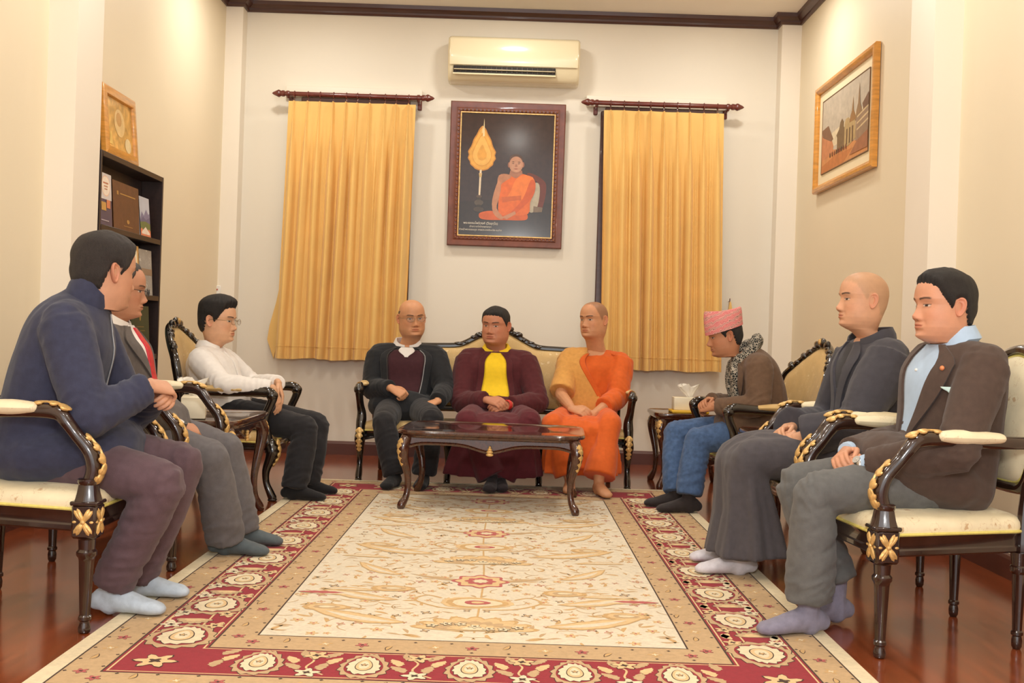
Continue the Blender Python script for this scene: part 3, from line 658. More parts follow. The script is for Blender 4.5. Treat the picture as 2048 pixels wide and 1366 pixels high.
o = rb.build('carpet', RM, None, (RX, RY, 0), 0); tag(o, 'large cream oriental carpet with red palmette border on the wooden floor', 'carpet')

# ------------------------------------------------------------------ furniture
def outline_patch(mb, out, levels, m=0):
    """out: closed outline fn(scale)->ring ; levels list of (scale, dz) along normal handled by fn"""
    R = [out(s, d) for s, d in levels]; mb.rings(R, m=m); return mb
def gild(parent, pts, up, wid, name='gilded_leaf', n=5):
    """acanthus: overlapping lobes along a path"""
    P = catmull(pts, 4); mb = MB(); T = np.gradient(P, axis=0); idx = np.linspace(0, len(P)-1, n).astype(int)
    for k, i in enumerate(idx):
        t = nrm(T[i]); u = nrm(np.array(up)-t*np.dot(up, t)); s = np.cross(t, u); w_ = wid*(1-.45*k/n)
        mb.ell(P[i]+u*.006, t*w_*1.25, s*w_, u*w_*.42, 10, 5)
        for g in (-1, 1): mb.ell(P[i]+u*.003+s*g*w_*.75-t*w_*.3, nrm(t+s*g*.8)*w_*.8, nrm(s*g-t*.8)*w_*.36, u*w_*.36, 8, 4)
    mb.tube(P[::2]+np.array(up)*.008, [wid*.22]*len(P[::2]), 6)
    return mb.build(name, gold_m, parent)
def closed_seat(x0, x1, wf, wr, r=.06, n=9):
    cs = [(x1, wf, 0), (x0, wr, 1)]; P = []
    c = [(x1-r, wf-r, 0), (x0+r, wr-r, PI/2), (x0+r, -wr+r, PI), (x1-r, -wf+r, 1.5*PI)]
    for cx_, cy_, a in c:
        for k in range(n): t = a+PI/2*k/(n-1); P.append((cx_+r*math.cos(t), cy_+r*math.sin(t)))
    return np.array(P)
def seat_parts(o, x0, x1, wf, wr, zr0, zr1, ztop, um, fm, bow=.02):
    P = closed_seat(x0, x1, wf, wr)
    P[:, 0] += bow*np.maximum(0, (P[:, 0]-x0)/(x1-x0))**3*(1-(P[:, 1]/wf)**2)
    c = np.array(((x0+x1)/2, 0)); h = ztop-zr1
    ring = lambda s, z: np.concatenate([c+(P-c)*s, np.full((len(P), 1), z)], 1)
    MB().rings([ring(.98, zr1-.01), ring(1.0, zr1+.005), ring(1.01, zr1+h*.3), ring(1.0, zr1+h*.55), ring(.965, zr1+h*.8), ring(.90, zr1+h*.93), ring(.75, zr1+h*1.02), ring(.5, zr1+h*1.08), ring(.2, zr1+h*1.1)]).build('seat_cushion', um, o, sharp=180)
    q = ring(1.012, zr1+.004); MB().tube(q, .0055, 6, closed=True).build('piping', piping_m, o)
    MB().rings([ring(.86, zr0+.01), ring(.985, zr0), ring(1.0, zr0+.006), ring(1.0, zr0+.02), ring(.985, zr0+.026), ring(.985, zr1-.014), ring(1.0, zr1-.006), ring(1.0, zr1), ring(.86, zr1)]).build('seat_rail', fm, o, sharp=30)
def backrest(o, half, xf_, um, fm, rad, cushion_in=.9, dome=.03, k=4, carve=None, piping=True):
    """half: outline points (y,z) from bottom centre to top centre; xf_(y,z)-> x"""
    full = half+[(-y, z) for y, z in half[-2:0:-1]]
    Q = catmull(full, k, True); c = np.array((0, (Q[:, 1].min()+Q[:, 1].max())/2))
    MB().tube([(xf_(y, z), y, z) for y, z in Q], [(rad*.9, rad)]*len(Q), 10, up=(1, 0, 0), closed=True).build('back_frame', fm, o)
    def ring(s, d): q = c+(Q-c)*s; return np.array([(xf_(y, z)+d, y, z) for y, z in q])
    ci = cushion_in
    MB().rings([ring(ci+.06, -.004), ring(ci+.02, .012), ring(ci-.06, .012+dome*.5), ring(ci*.75, .012+dome*.85), ring(ci*.45, .012+dome), ring(ci*.12, .012+dome)], cap0=False).build('back_cushion', um, o, sharp=180)
    MB().rings([ring(ci+.08, -.004)[::-1], ring(ci, -.016)[::-1], ring(ci*.5, -.022)[::-1], ring(ci*.1, -.022)[::-1]], cap0=False).build('back_panel', um, o, sharp=180)
    if piping: MB().tube(ring(ci+.015, .012), .0045, 6, up=(1, 0, 0), closed=True).build('back_piping', piping_m, o)
    return Q
# --- type A: square-block armchair
def make_A(name):
    o = empty(name)
    seat_parts(o, -.29, .285, .335, .235, .335, .405, .468, broc_m, wood_m, .02)
    for s in (-1, 1):
        y = .325*s
        mb = MB().lathe([(.013, 0), (.019, .004), (.021, .02), (.016, .032), (.016, .04, 0), (.021, .045), (.021, .055), (.018, .06, .2), (.026, .24, .2), (.027, .25, 0), (.033, .258), (.033, .27), (.026, .278), (.028, .31), (.04, .318)], 24, (.27, y, 0))
        mb.box((.27, y, .372), (.082, .082, .112), .008).box((.27, y, .432), (.09, .09, .014), .004)
        mb.lathe([(.047, .438, .12), (.040, .46, .16), (.034, .49, .16), (.036, .498, 0), (.036, .508, 0), (.03, .512, 0)], 24, (.27, y, 0), nf=8)
        lg = mb.build('leg', wood_m, o)
        for d, tv in (((1, 0, 0), (0, 1, 0)), ((0, s, 0), (1, 0, 0))):
            d = np.array(d, float); tv = np.array(tv, float); c = V(.27, y, .372)+d*.041; g = MB(); zz = V(0, 0, 1)
            for a in (-1, 1):
                for bq in (-1, 1):
                    for sp in (.75, 1.3):
                        ax = nrm(tv*a*sp*.62+zz*bq); g.ell(c+ax*.024, ax*.025, np.cross(ax, d)*.0085, d*.006, 8, 4)
            g.ell(c+d*.003, tv*.009, zz*.009, d*.007, 8, 4)
            for a in (-1, 1): g.ell(c+tv*.028*a, tv*.008, zz*.005, d*.004, 6, 3)
            g.build('gilded_rosette', gold_m, lg)
        arm = [(.275, y, .50), (.285, y, .545), (.27, y*1.01, .60), (.225, y*1.02, .655), (.195, y*1.03, .695), (.165, y*1.03, .722), (.09, y*1.02, .728), (-.06, y*.98, .722), (-.20, y*.88, .718), (-.335, y*.70, .715)]
        am = MB().tube(arm, [(.026, .024), (.026, .026), (.024, .026), (.022, .024), (.024, .026), (.026, .024), (.024, .018), (.022, .016), (.022, .016), (.02, .016)], 12, up=(0, 1, 0), k=4).build('arm', wood_m, o)
        gild(am, [(.30, y, .515), (.312, y, .55), (.297, y, .60), (.262, y, .642)], (1, 0, .35), .022)
        gild(am, [(.185, y*1.03, .738), (.15, y*1.03, .750), (.10, y*1.02, .750)], (.2, 0, 1), .02, n=3)
        MB().tube([(.085, y*1.02, .738), (0, y, .737), (-.13, y*.95, .735)], [(.034, .018), (.04, .026), (.034, .018)], 14, up=(0, 0, 1), k=5).build('arm_pad', broc_m, o)
        MB().lathe([(.012, 0), (.017, .01), (.018, .03), (.015, .045), (.02, .05), (.02, .06), (.017, .065, .2), (.024, .26, .2), (.03, .27, 0), (.03, .285), (.025, .29), (.03, .335)], 20, (-.275, .215*s, 0)).build('leg', wood_m, o)
        MB().tube([(-.285, .215*s, .34), (-.29, .21*s, .45), (-.305, .205*s, .58), (-.335, .215*s, .72)], [.024, .022, .02, .018], 8, k=3).build('back_post', wood_m, o)
    half = [(0, .545), (.11, .545), (.175, .555), (.205, .60), (.222, .72), (.24, .86), (.235, .915), (.19, .945), (.13, .985), (.07, 1.022), (0, 1.035)]
    backrest(o, half, lambda y, z: -.305-(z-.52)*.17+.25*y*y, broc_m, wood_m, .024)
    return o
A0 = make_A('armchair')
def chair_A(ob, loc, rz, label): ob.location = loc; ob.rotation_euler = (0, 0, rz); tag(ob, label, 'armchair', 'square-legged armchairs along the walls'); return ob
a_copies = [dup(A0) for _ in range(3)]
chair_A(A0, (-1.645, 3.87, 0), 0, 'carved armchair the navy jacket person sits in, cream floral seat and gilded blocks')
chair_A(a_copies[0], (-1.655, 4.81, 0), 0, 'carved armchair the man with the red tie sits in')
chair_A(a_copies[1], (1.49, 3.91, 0), PI+.10, 'carved armchair the brown blazer man sits in, cream floral seat and straight tapered legs')
chair_A(a_copies[2], (1.52, 4.86, 0), PI+.04, 'carved armchair the shaven man in grey robe sits in')
# --- type B: cabriole armchair and settee
def make_B(name, W, legs, half, wrap, seat=.42, crest=()):
    o = empty(name)
    seat_parts(o, -.30, .285, W-.03, W-.07, .30, .345, seat-.012, brocg_m, black_m, .03)
    # serpentine apron
    for k in range(len(legs)-1):
        a, c = legs[k]+.03, legs[k+1]-.03; n = 17; t = np.linspace(0, 1, n); y = a+(c-a)*t
        zl = .30-.030*np.exp(-((t-.5)/.14)**2)-.02*np.exp(-(t/.1)**2)-.02*np.exp(-((1-t)/.1)**2)
        pts = [(.275+.03*(1-(yy/W)**2), yy, z) for yy, z in zip(y, zl)]+[(.275+.03*(1-(yy/W)**2), yy, .312) for yy in y[::-1]]
        MB().prism(pts, (-.025, 0, 0)).build('apron', black_m, o, sharp=25)
    for i, y in enumerate(legs):
        yb = .03*(1-(y/W)**2)
        P = [(.315+yb, y, .018), (.30+yb, y, .05), (.275+yb, y, .11), (.272+yb, y, .18), (.295+yb, y, .25), (.305+yb, y, .30), (.285+yb, y, .345)]
        lg = MB().tube(P, [(.026, .022), (.024, .024), (.02, .02), (.024, .024), (.033, .033), (.04, .038), (.036, .03)], 12, up=(0, 1, 0), k=4).box((.315+yb, y, .008), (.05, .048, .016), .006).build('leg', black_m, o)
        if i in (0, len(legs)-1):
            gild(lg, [(.335+yb, y, .345), (.345+yb, y, .30), (.335+yb, y, .255), (.315+yb, y, .22)], (1, 0, .1), .022)
    for s in (-1, 1):
        y = s*(W-.05)
        P = [(.285, y, .34), (.270, y, .40), (.258, y, .46), (.27, y*1.01, .52), (.295, y*1.015, .58), (.305, y*1.02, .625), (.275, y*1.02, .648), (.20, y*1.02, .648), (.05, y*1.02, .640), (-.12, y, .64), (-.30, y*.97, .655)]
        am = MB().tube(P, [(.034, .034), (.034, .036), (.03, .032), (.026, .026), (.026, .026), (.03, .028), (.032, .028), (.028, .022), (.026, .02), (.026, .02), (.024, .022)], 12, up=(0, 1, 0), k=4)
        am.ell((.302, y*1.02, .628), (.036, 0, 0), (0, .036, 0), (0, 0, .034), 12, 8)
        am.build('arm', black_m, o)
        MB().tube([(.12, y*1.02, .658), (0, y*1.01, .660), (-.13, y, .660)], [(.034, .014), (.042, .024), (.034, .014)], 14, k=5).build('arm_pad', brocg_m, o)
        MB().tube([(-.36, s*(W-.12), .015), (-.33, s*(W-.12), .12), (-.30, s*(W-.11), .25), (-.29, s*(W-.10), .36)], [.02, .02, .024, .028], 10, k=3).build('leg', black_m, o)
        MB().tube([(-.29, s*(W-.09), .33), (-.295+wrap*.6, s*(W-.08), .45), (-.31+wrap*.8, s*(W-.08), .60)], [.026, .024, .024], 10, k=3).build('back_post', black_m, o)
    fx = lambda y, z: -.30-(z-.45)*.2+wrap*(y/W)**2
    Q = backrest(o, half, fx, brocg_m, black_m, .026, .92, .035, piping=False)
    mb = MB(); zt = max(z for _, z in half)
    for (y, z) in Q[::2]:
        if z > half[-4][1]-.03 and abs(y) < .32: mb.ell((fx(y, z)+.012, y, z+.006+.006*math.sin(y*60)), (.02, 0, 0), (0, .032+.012*math.cos(y*45), 0), (0, 0, .018+.006*math.cos(y*90)), 12, 8)
    mb.ell((fx(0, zt)+.02, 0, zt+.012), (.022, 0, 0), (0, .055, 0), (0, 0, .035), 10, 6)
    for s in (-1, 1): mb.ell((fx(.06, zt)+.018, .075*s, zt), (.02, 0, 0), (0, .04, .015*s), (0, -.01*s, .024), 10, 5)
    for (y, z) in crest: mb.ell((fx(y, z)+.012, y, z), (.022, 0, 0), (0, .035, 0), (0, 0, .026), 8, 5)
    mb.build('carved_crest', black_m, o, sharp=180)
    gb = MB(); gb.ell((fx(0, zt)+.036, 0, zt+.02), (.012, 0, 0), (0, .022, 0), (0, 0, .02), 8, 4)
    gb.build('gilded_crest_tip', gold_m, o)
    return o
Wb = .41
halfB = [(0, .48), (Wb*.5, .48), (Wb*.74, .50), (Wb*.80, .60), (Wb*.86, .74), (Wb*.84, .83), (Wb*.72, .885), (Wb*.5, .955), (Wb*.25, 1.01), (0, 1.035)]
B0 = make_B('carved_armchair', Wb, [-(Wb-.05), Wb-.05], halfB, .12, crest=((.30, .90), (-.30, .90), (.2, .96), (-.2, .96)))
B1 = dup(B0)
B0.location = (-1.71, 6.76, 0); B0.rotation_euler = (0, 0, 0); tag(B0, 'black lacquered armchair with carved crest the white shirt man sits in', 'armchair', 'carved cabriole armchairs')
B1.location = (1.54, 6.64, 0); B1.rotation_euler = (0, 0, PI+.10); tag(B1, 'black lacquered armchair with carved crest the pink cap man sits in', 'armchair', 'carved cabriole armchairs')
Ws = .975
halfS = [(0, .48), (.6, .48), (.80, .50), (.86, .58), (.89, .72), (.88, .85), (.80, .915), (.65, .935), (.45, .94), (.30, .95), (.19, 1.0), (.09, 1.055), (0, 1.075)]
sofa = make_B('carved_settee', Ws, [-.925, -.315, .315, .925], halfS, .10, .42, crest=())
sofa.location = (-.0925, 7.71, 0); sofa.rotation_euler = (0, 0, -PI/2); tag(sofa, 'carved black wooden settee with golden upholstery seating three people', 'sofa')

def make_table(name, Lx, Ly, h, wm, gm):
    """Lx along local y (front facing +x), Ly along x"""
    o = empty(name); a, c = Ly/2, Lx/2
    def top(s, z, w_=0):
        P = []
        for k in range(64):
            t = 2*PI*k/64; ct, st = math.cos(t), math.sin(t); n = 8
            q = (abs(ct)**n+abs(st)**n)**(-1/n); x, y = ct*q, st*q
            bow = 1+w_*(math.cos(PI*y)*.5+.5)*(abs(x) > .9)+w_*(math.cos(PI*x)*.5+.5)*(abs(y) > .9)
            P.append((x*a*s*bow, y*c*s*(1), z))
        return np.array(P)
    MB().rings([top(.93, h-.045), top(.955, h-.04), top(.965, h-.03), top(1.0, h-.022), top(1.005, h-.012), top(.995, h-.002), top(.97, h), top(.95, h-.0035), top(.4, h-.0035)]).build('tabletop', wm, o, sharp=30)
    inx, iny = a-.055, c-.06
    def ap(axis, sg):
        L = (iny if axis == 'x' else inx); n = 33; t = np.linspace(-1, 1, n)
        d = min(.045, L*.1)
        zl = h-.085-.040*np.exp(-(t*L/(.13*L+.05))**2)-.02*np.exp(-((1-abs(t))*L/.06)**2)+.0*t
        R = []
        for off, zo in ((0, 0), (.010, .004), (.012, .012), (.004, .02), (.004, None)):
            ring = []
            for ti, z in zip(t, zl):
                zz = (z+zo) if zo is not None else h-.042
                ring.append((sg*(inx+off), ti*L, zz) if axis == 'x' else (ti*L, sg*(iny+off), zz))
            R.append(np.array(ring))
        m = MB().rings(R, closed=False); back = [np.array([(p[0]-sg*.02, p[1], p[2]) if axis == 'x' else (p[0], p[1]-sg*.02, p[2]) for p in R[0]]), np.array([(p[0]-sg*.02, p[1], p[2]) if axis == 'x' else (p[0], p[1]-sg*.02, p[2]) for p in R[-1]])]
        m.rings([R[0], back[0], back[1]], closed=False)
        q = m.build('apron', wm, o, sharp=40)
        cz = h-.105; cc = V(sg*(inx+.014), 0, cz) if axis == 'x' else V(0, sg*(iny+.014), cz)
        n_ = V(sg, 0, 0) if axis == 'x' else V(0, sg, 0); tt = V(0, 1, 0) if axis == 'x' else V(1, 0, 0); g = MB(); z_ = V(0, 0, 1)
        for (zo, w_, hh) in ((-.022, .022, .010), (-.006, .020, .010), (.008, .014, .010), (.02, .008, .010)): g.ell(cc+z_*zo, tt*w_, n_*.010, z_*hh, 10, 5)
        g.build('gilded_ornament', gold_m, q)
    ap('x', 1); ap('x', -1); ap('y', 1); ap('y', -1)
    for sx in (-1, 1):
        for sy in (-1, 1):
            def p(o_, z): return (sx*(inx+o_*.7), sy*(iny+o_*.7), z)
            k = h/.455
            lg = MB().tube([p(-.005, h-.045), p(.018, h-.10), p(.014, h-.16), p(-.014, .22*k), p(-.026, .14*k), p(-.016, .07*k), p(.012, .028), p(.02, .012)], [(.032, .032), (.036, .036), (.031, .031), (.023, .023), (.019, .019), (.019, .019), (.025, .025), (.024, .024)], 12, up=(1, 0, 0), k=4).build('leg', wm, o)
            gild(lg, [p(.034, h-.07), p(.045, h-.10), p(.040, h-.15), p(.022, h-.195)], (sx*.7, sy*.7, .1), .018)
    return o
ct = make_table('coffee_table', 1.10, .80, .455, twood_m, gold_m)
ct.location = (-.085, 6.555, .0115); ct.rotation_euler = (0, 0, -PI/2-.045); tag(ct, 'low glossy brown coffee table with cabriole legs standing on the carpet', 'coffee table')
st0 = make_table('side_table', .80, .56, .56, twood_m, gold_m)
st1 = dup(st0); st2 = make_table('side_table', .56, .56, .53, twood_m, gold_m)
st0.location = (-1.62, 5.70, 0); tag(st0, 'dark carved side table with tissue box next to the white shirt man', 'side table', 'carved side tables')
st1.location = (1.57, 5.72, 0); st1.rotation_euler = (0, 0, PI); tag(st1, 'dark carved side table mostly hidden behind the grey-robed man', 'side table', 'carved side tables')
st2.location = (1.30, 7.73, 0); st2.rotation_euler = (0, 0, -PI/2); tag(st2, 'dark carved side table beside the settee, in front of the curtain', 'side table', 'carved side tables')
def tissue(loc, rz, d, lab):
    o = empty('tissue_box', loc, rz); tag(o, lab, 'tissue box')
    MB().box((0, 0, d[2]/2), d, .006, seg=2).build('box', boxw_m, o)
    MB().lathe([(.018, 0), (.03, .001), (.018, .002)], 20, (0, 0, d[2])).build('opening_film', paper_m, o)
    R = []
    n = 28
    for k, (r, z) in enumerate(((.012, 0), (.02, .02), (.034, .045), (.05, .07), (.056, .085))):
        t = np.arange(n)*2*PI/n; rr_ = r*(1+.35*np.sin(3*t+k*.3)+.12*np.sin(7*t)); R.append(np.stack([rr_*np.cos(t)*1.2-.3*z, rr_*np.sin(t)*.5, d[2]+z+.012*np.sin(4*t+1)*k/4], 1))
    MB().rings(R, True, False).build('tissue', paper_m, o, sharp=180)
p = at(388, 812, 5.52); tissue((p[0], 5.52, .557), .25, (.12, .22, .11), 'white tissue box on the side table next to the white shirt man')
p = at(1375, 826, 7.7)
MB().box((p[0], 7.66, .527+.009), (.26, .2, .018), .004).build('yellow_booklet', yellowcard_m, None, (p[0], 7.66, .527))
tag(bpy.data.objects['yellow_booklet'], 'thin yellow booklet under the tissue box by the settee', 'booklet')
tissue((p[0]+.01, 7.68, .545), 0, (.24, .12, .09), 'cream tissue box lying on a yellow booklet by the settee')
# ------------------------------------------------------------------ people
def fr(yaw): return V(math.cos(yaw), math.sin(yaw), 0), V(-math.sin(yaw), math.cos(yaw), 0)
SEC = np.array([  # v, half width, depth front, depth back
    (0, .150, .095, .105), (.10, .178, .125, .125), (.30, .172, .135, .118), (.50, .174, .132, .118), (.68, .184, .128, .118),
    (.79, .192, .115, .115), (.86, .186, .092, .102), (.915, .150, .075, .088), (.955, .098, .064, .075), (.98, .072, .060, .068), (1.0, .064, .057, .062)])
class Torso:
    def __init__(s, pel, N, yh, ys, wS=1, dS=1, belly=0, hunch=.02, neck=1):
        s.B0 = np.array(pel)-V(0, 0, .10); s.N = np.array(N); s.yh, s.ys, s.wS, s.dS = yh, ys, wS, dS
        f, l = fr(yh); s.M = (s.B0+s.N)/2-f*hunch*2+V(0, 0, .01)
        s.sec = catmull(SEC, 6); s.sec[:, 2] += belly*np.exp(-((s.sec[:, 0]-.28)/.2)**2)
        s.sec[:, 1] *= 1+(wS-1)*(1-sm(s.sec[:, 0], .88, .99)); s.sec[:, 2:] *= 1+(dS-1)*(1-sm(s.sec[:, 0], .88, .99))[:, None]
    def c(s, v): return s.B0*(1-v)**2+s.M*2*v*(1-v)+s.N*v*v
    def fra(s, v):
        t = nrm((s.M-s.B0)*(1-v)+(s.N-s.M)*v); f, l = fr(s.yh+(s.ys-s.yh)*v)
        return np.cross(l, t), l, t
    def S(s, phi, v, off=0, sc=1):
        hw, df, db = [np.interp(v, s.sec[:, 0], s.sec[:, k]) for k in (1, 2, 3)]
        f, l, t = s.fra(v); cp, sp = math.cos(phi), math.sin(phi); n = 2.35
        q = (abs(cp)**n+abs(sp)**n)**(-1/n); d = df if cp > 0 else db
        return s.c(v)+f*cp*q*(d*sc+off)+l*sp*q*(hw*sc+off)
    def loft(s, mb, sc=1, off=0, v0=0, v1=1, n=26, nv=26):
        return mb.rings([np.array([s.S(2*PI*k/n, v, off, sc) for k in range(n)]) for v in np.linspace(v0, v1, nv)])
    def sh(s, side, w_=.175):
        f, l, t = s.fra(.83); return s.c(.835)+l*side*w_*s.wS-f*.005
    def patch(s, mb, v0, v1, pa, pb, off=.006, th=.008, nv=22, nu=10, m=0):
        R = []
        for v in np.linspace(v0, v1, nv):
            a, b = pa(v), pb(v)
            R.append(np.array([s.S(a+(b-a)*k/nu, v, off) for k in range(nu+1)]+[s.S(b+(a-b)*k/nu, v, off-th) for k in range(nu+1)]))
        return mb.rings(R, m=m)
    def line(s, mb, v0, v1, pf, off=.01, r=.003, n=20): return mb.tube([s.S(pf(v), v, off) for v in np.linspace(v0, v1, n)], r, 6)
    def collar(s, mb, phi0, h, vb=.945, th=.006, fold=.03, flare=.006, n=30, drop=.02, point=.0):
        R = []; u = V(0, 0, 1)
        for k in range(n+1):
            ph = phi0+(2*PI-2*phi0)*k/n; b = s.S(ph, vb, .004); c = s.c(vb); o = nrm(b-c); up = nrm(s.fra(1)[2]+u*.3)
            e = math.exp(-(min(k, n-k)/2.5)**2); d = max(0, math.cos(ph))
            b = b-up*drop*d; hh = h*(1-.25*d)
            R.append(np.array([b, b+up*hh-o*.010, b+up*(hh+.002)-o*.002, b+up*(hh-fold*(1+.9*e*point))+o*(flare+th+.006), b+up*(-.004)+o*(th*.5)] if fold else [b-o*.002, b+up*hh-o*.008, b+up*(hh+.002)-o*.002, b+up*hh*.5+o*th, b-up*.01+o*th]))
        return mb.rings(R)
def limb(a, b, c, extra=.12):
    return [a, lerp(a, b, .33), lerp(a, b, .68), lerp(a, b, 1-extra*.7), lerp(lerp(a, b, .985), lerp(b, c, .015), .5), lerp(b, c, extra*.7), lerp(b, c, .35), lerp(b, c, .68), c]
ARM_R = np.array([.060, .060, .054, .049, .047, .046, .046, .040, .034])
LEG_R = np.array([.088, .086, .076, .066, .064, .062, .062, .052, .044])

# ---- head -------------------------------------------------------
ZT = [-.10, -.05, -.02, -.008, .0, .006, .015, .03, .045, .06, .075, .09, .105, .12, .14]
XFt = [.034, .036, .041, .051, .067, .080, .089, .090, .0915, .0905, .089, .0875, .0865, .088, .0945]
XBt = [-.078, -.068, -.065, -.065, -.066, -.067, -.068, -.073, -.078, -.084, -.090, -.096, -.100, -.103, -.105]
WWt = [.064, .0565, .0545, .0545, .0555, .0575, .061, .0655, .0685, .070, .0715, .0725, .0735, .0745, .0768]
NFt = [2, 2, 2, 1.9, 1.72, 1.66, 1.7, 1.82, 1.95, 2.05, 2.1, 2.15, 2.2, 2.2, 2.2]
def G(x, s): return np.exp(-.5*(x/s)**2)
NPH = 120
tt_ = np.linspace(-1, 1, NPH+1)[:-1]; PHI = PI*(.45*tt_+.55*tt_**3)
zz_ = np.concatenate([np.linspace(-.10, -.012, 9)[:-1], np.linspace(-.012, .16, 87)[:-1], np.linspace(.16, .19, 8)[:-1], .19+.0452*np.sin(np.linspace(0, PI/2-.05, 15))])
def head_grid(fat=1.0, nose=1.0, jaw=1.0, brow=1.0, eye=1.0, lip=1.0):
    Z = np.repeat(zz_[:, None], NPH, 1); PH = np.repeat(PHI[None, :], len(zz_), 0)
    s = np.clip((Z-.14)/.0955, 0, .9999)
    xf_ = np.where(Z < .14, np.interp(Z, ZT, XFt), -.005+.0995*np.sqrt(1-s**2.7)); xb = np.where(Z < .14, np.interp(Z, ZT, XBt), -.005-.10*np.sqrt(1-s**2.3)); ww = np.where(Z < .14, np.interp(Z, ZT, WWt), .0765*np.sqrt(1-s**2.5))
    ww = ww*(1+(fat-1)*G(Z-.04, .045)); xb = xb
    nf = np.where(Z < .14, np.interp(Z, ZT, NFt), 2.2)+(fat-1)*2.2*G(Z-.02, .03); nn = np.where(np.cos(PH) > 0, nf, 2.15)
    xc = -.01; cp, sp = np.cos(PH), np.sin(PH); q = (abs(cp)**nn+abs(sp)**nn)**(-1/nn)
    X = xc+np.where(cp > 0, xf_-xc, xc-xb)*cp*q; Y = ww*sp*q
    y = abs(Y); fm = sm(cp, .05, .35)
    A = np.interp(Z, [.063, .067, .073, .081, .092, .106, .118, .130, .14], [0, .008, .0175, .0225, .0165, .0100, .0055, .002, 0])*nose
    sg = np.interp(Z, [.06, .070, .081, .092, .1, .12], [.0145, .0135, .0105, .0085, .0072, .0068])
    d = A*G(Y, sg)+.0035*nose*G(y-.0135, .005)*G(Z-.073, .0055)
    d -= .0075*eye*G(y-.031, .0125)*G(Z-.1195, .0085); d += .0055*eye*G(y-.031, .0095)*G(Z-.1165, .0052)
    d += .0028*brow*G(y-.028, .017)*G(Z-.1385, .0055)+.005*G(y-.046, .014)*G(Z-.088, .013)
    lw = np.clip(1-(Y/.026)**2, 0, 1); d += lip*.0052*lw*(.85*G(Z-.0535, .0034)+G(Z-.0425, .004))-.0036*lw*G(Z-.0482, .0015)
    d -= .004*np.clip(1-(Y/.032)**2, 0, 1)*G(Z-.032, .0055); d += .005*jaw*G(Y, .016)*G(Z-.014, .008)
    d -= .0022*G(y-.027-.25*(.065-Z), .004)*G(Z-.06, .012)
    X = X+d*fm
    return X, Y, Z, PH
def head_colors(X, Y, Z, PH, skin, browc, tint=None, tintw=0, hl=None, lipc=None, stub=0, ringtint=False):
    col = np.repeat(np.repeat(np.array(skin)[None, None, :3], X.shape[0], 0), X.shape[1], 1).astype(float)
    y = abs(Y); front = (np.cos(PH) > .1)
    def mix(mask, c):
        nonlocal col; m = np.clip(mask, 0, 1)[..., None]; col = col*(1-m)+np.array(c[:3])[None, None, :]*m
    mix(.35*G(y-.045, .016)*G(Z-.085, .016)*front, (skin[0]*1.02, skin[1]*.78, skin[2]*.74)); mix(.3*G(Y, .012)*G(Z-.074, .009)*front, (skin[0], skin[1]*.75, skin[2]*.7))
    lipc = lipc or (skin[0]*.86, skin[1]*.58, skin[2]*.56)
    mix(.85*front*sm(1-(abs(Y)/.024)**2-((Z-.048)/.0085)**2, 0, .35), lipc)
    mix(.7*front*G(Z-.0482, .0011)*sm(.024-y, 0, .006), (skin[0]*.4, skin[1]*.3, skin[2]*.3))
    bz = .1375+.004*np.sin(np.clip((y-.012)/.04, 0, 1)*PI*.8)
    mix(.85*front*sm(.0042-abs(Z-bz), 0, .0018)*sm(y, .010, .015)*(1-sm(y, .046, .053)), browc)
    e = 1-((y-.031)/.0128)**2-((Z-.1165)/.0042)**2
    mix(front*sm(e, 0, .3), C(206, 190, 176)); mix(front*sm(e, 0, .2)*sm(.0058-abs(y-.031), 0, .0015), C(34, 22, 18))
    mix(.85*front*G(Z-.1204+.09*(y-.031)**2*8, .0011)*(abs(y-.031) < .0145), C(40, 26, 20)); mix(.35*front*G(Z-.1112, .0018)*(abs(y-.031) < .013), tuple(c*.6 for c in skin[:3]))
    mix(front*.7*sm(1-((y-.0085)/.0045)**2-((Z-.0675)/.0026)**2, 0, .5), tuple(c*.25 for c in skin[:3]))
    if stub: mix(stub*front*sm(1-((Z-.03)/.035)**2, 0, .5)*sm(.06-y, 0, .02), tuple(c*.45 for c in skin[:3]))
    if tint is not None: mix(tintw*sm(Z-hl, -.004, .012)*((1-sm(Z, .15, .175)) if ringtint else 1), tint)
    return col
HAIRL = {
    'full': ([0, 30, 48, 58, 68, 78, 84, 98, 108, 120, 180], [.196, .193, .182, .158, .128, .106, .142, .142, .095, .058, .042]),
    'recede': ([0, 25, 45, 58, 68, 78, 84, 98, 108, 120, 180], [.212, .214, .20, .165, .13, .108, .142, .142, .095, .058, .042]),
    'low': ([0, 30, 48, 58, 68, 78, 84, 98, 108, 120, 180], [.186, .184, .176, .156, .128, .110, .142, .142, .095, .060, .045]),
    'ring': ([0, 60, 75, 84, 98, 110, 125, 180], [.30, .30, .17, .145, .145, .10, .06, .045]),
    'shaved': ([0, 35, 52, 62, 70, 78, 84, 98, 108, 120, 180], [.188, .186, .178, .158, .132, .112, .142, .142, .095, .058, .04])}
def hairline(PH, style): a, b = HAIRL[style]; return np.interp(np.degrees(abs(PH)), a, b)+(.0016*np.sin(PH*23)+.0012*np.sin(PH*41+1)+.001*np.sin(PH*67))*(np.cos(PH) > .2)
def ear_mb(side):
    R = []; n = 22
    for (r, o) in ((1.0, -.006), (1.0, .003), (.97, .009), (.88, .0115), (.76, .008), (.62, .005), (.5, .007), (.4, .003), (.25, -.001), (.05, -.002)):
        ring = []
        for k in range(n):
            t = 2*PI*k/n; a = .0185*r*math.cos(t)*(1+.22*math.sin(t)); b_ = .033*r*math.sin(t)
            ring.append((-.012+a*.9+.12*b_*-1, side*(.0725+o-.45*a), .113+b_))
        R.append(np.array(ring))
    return R
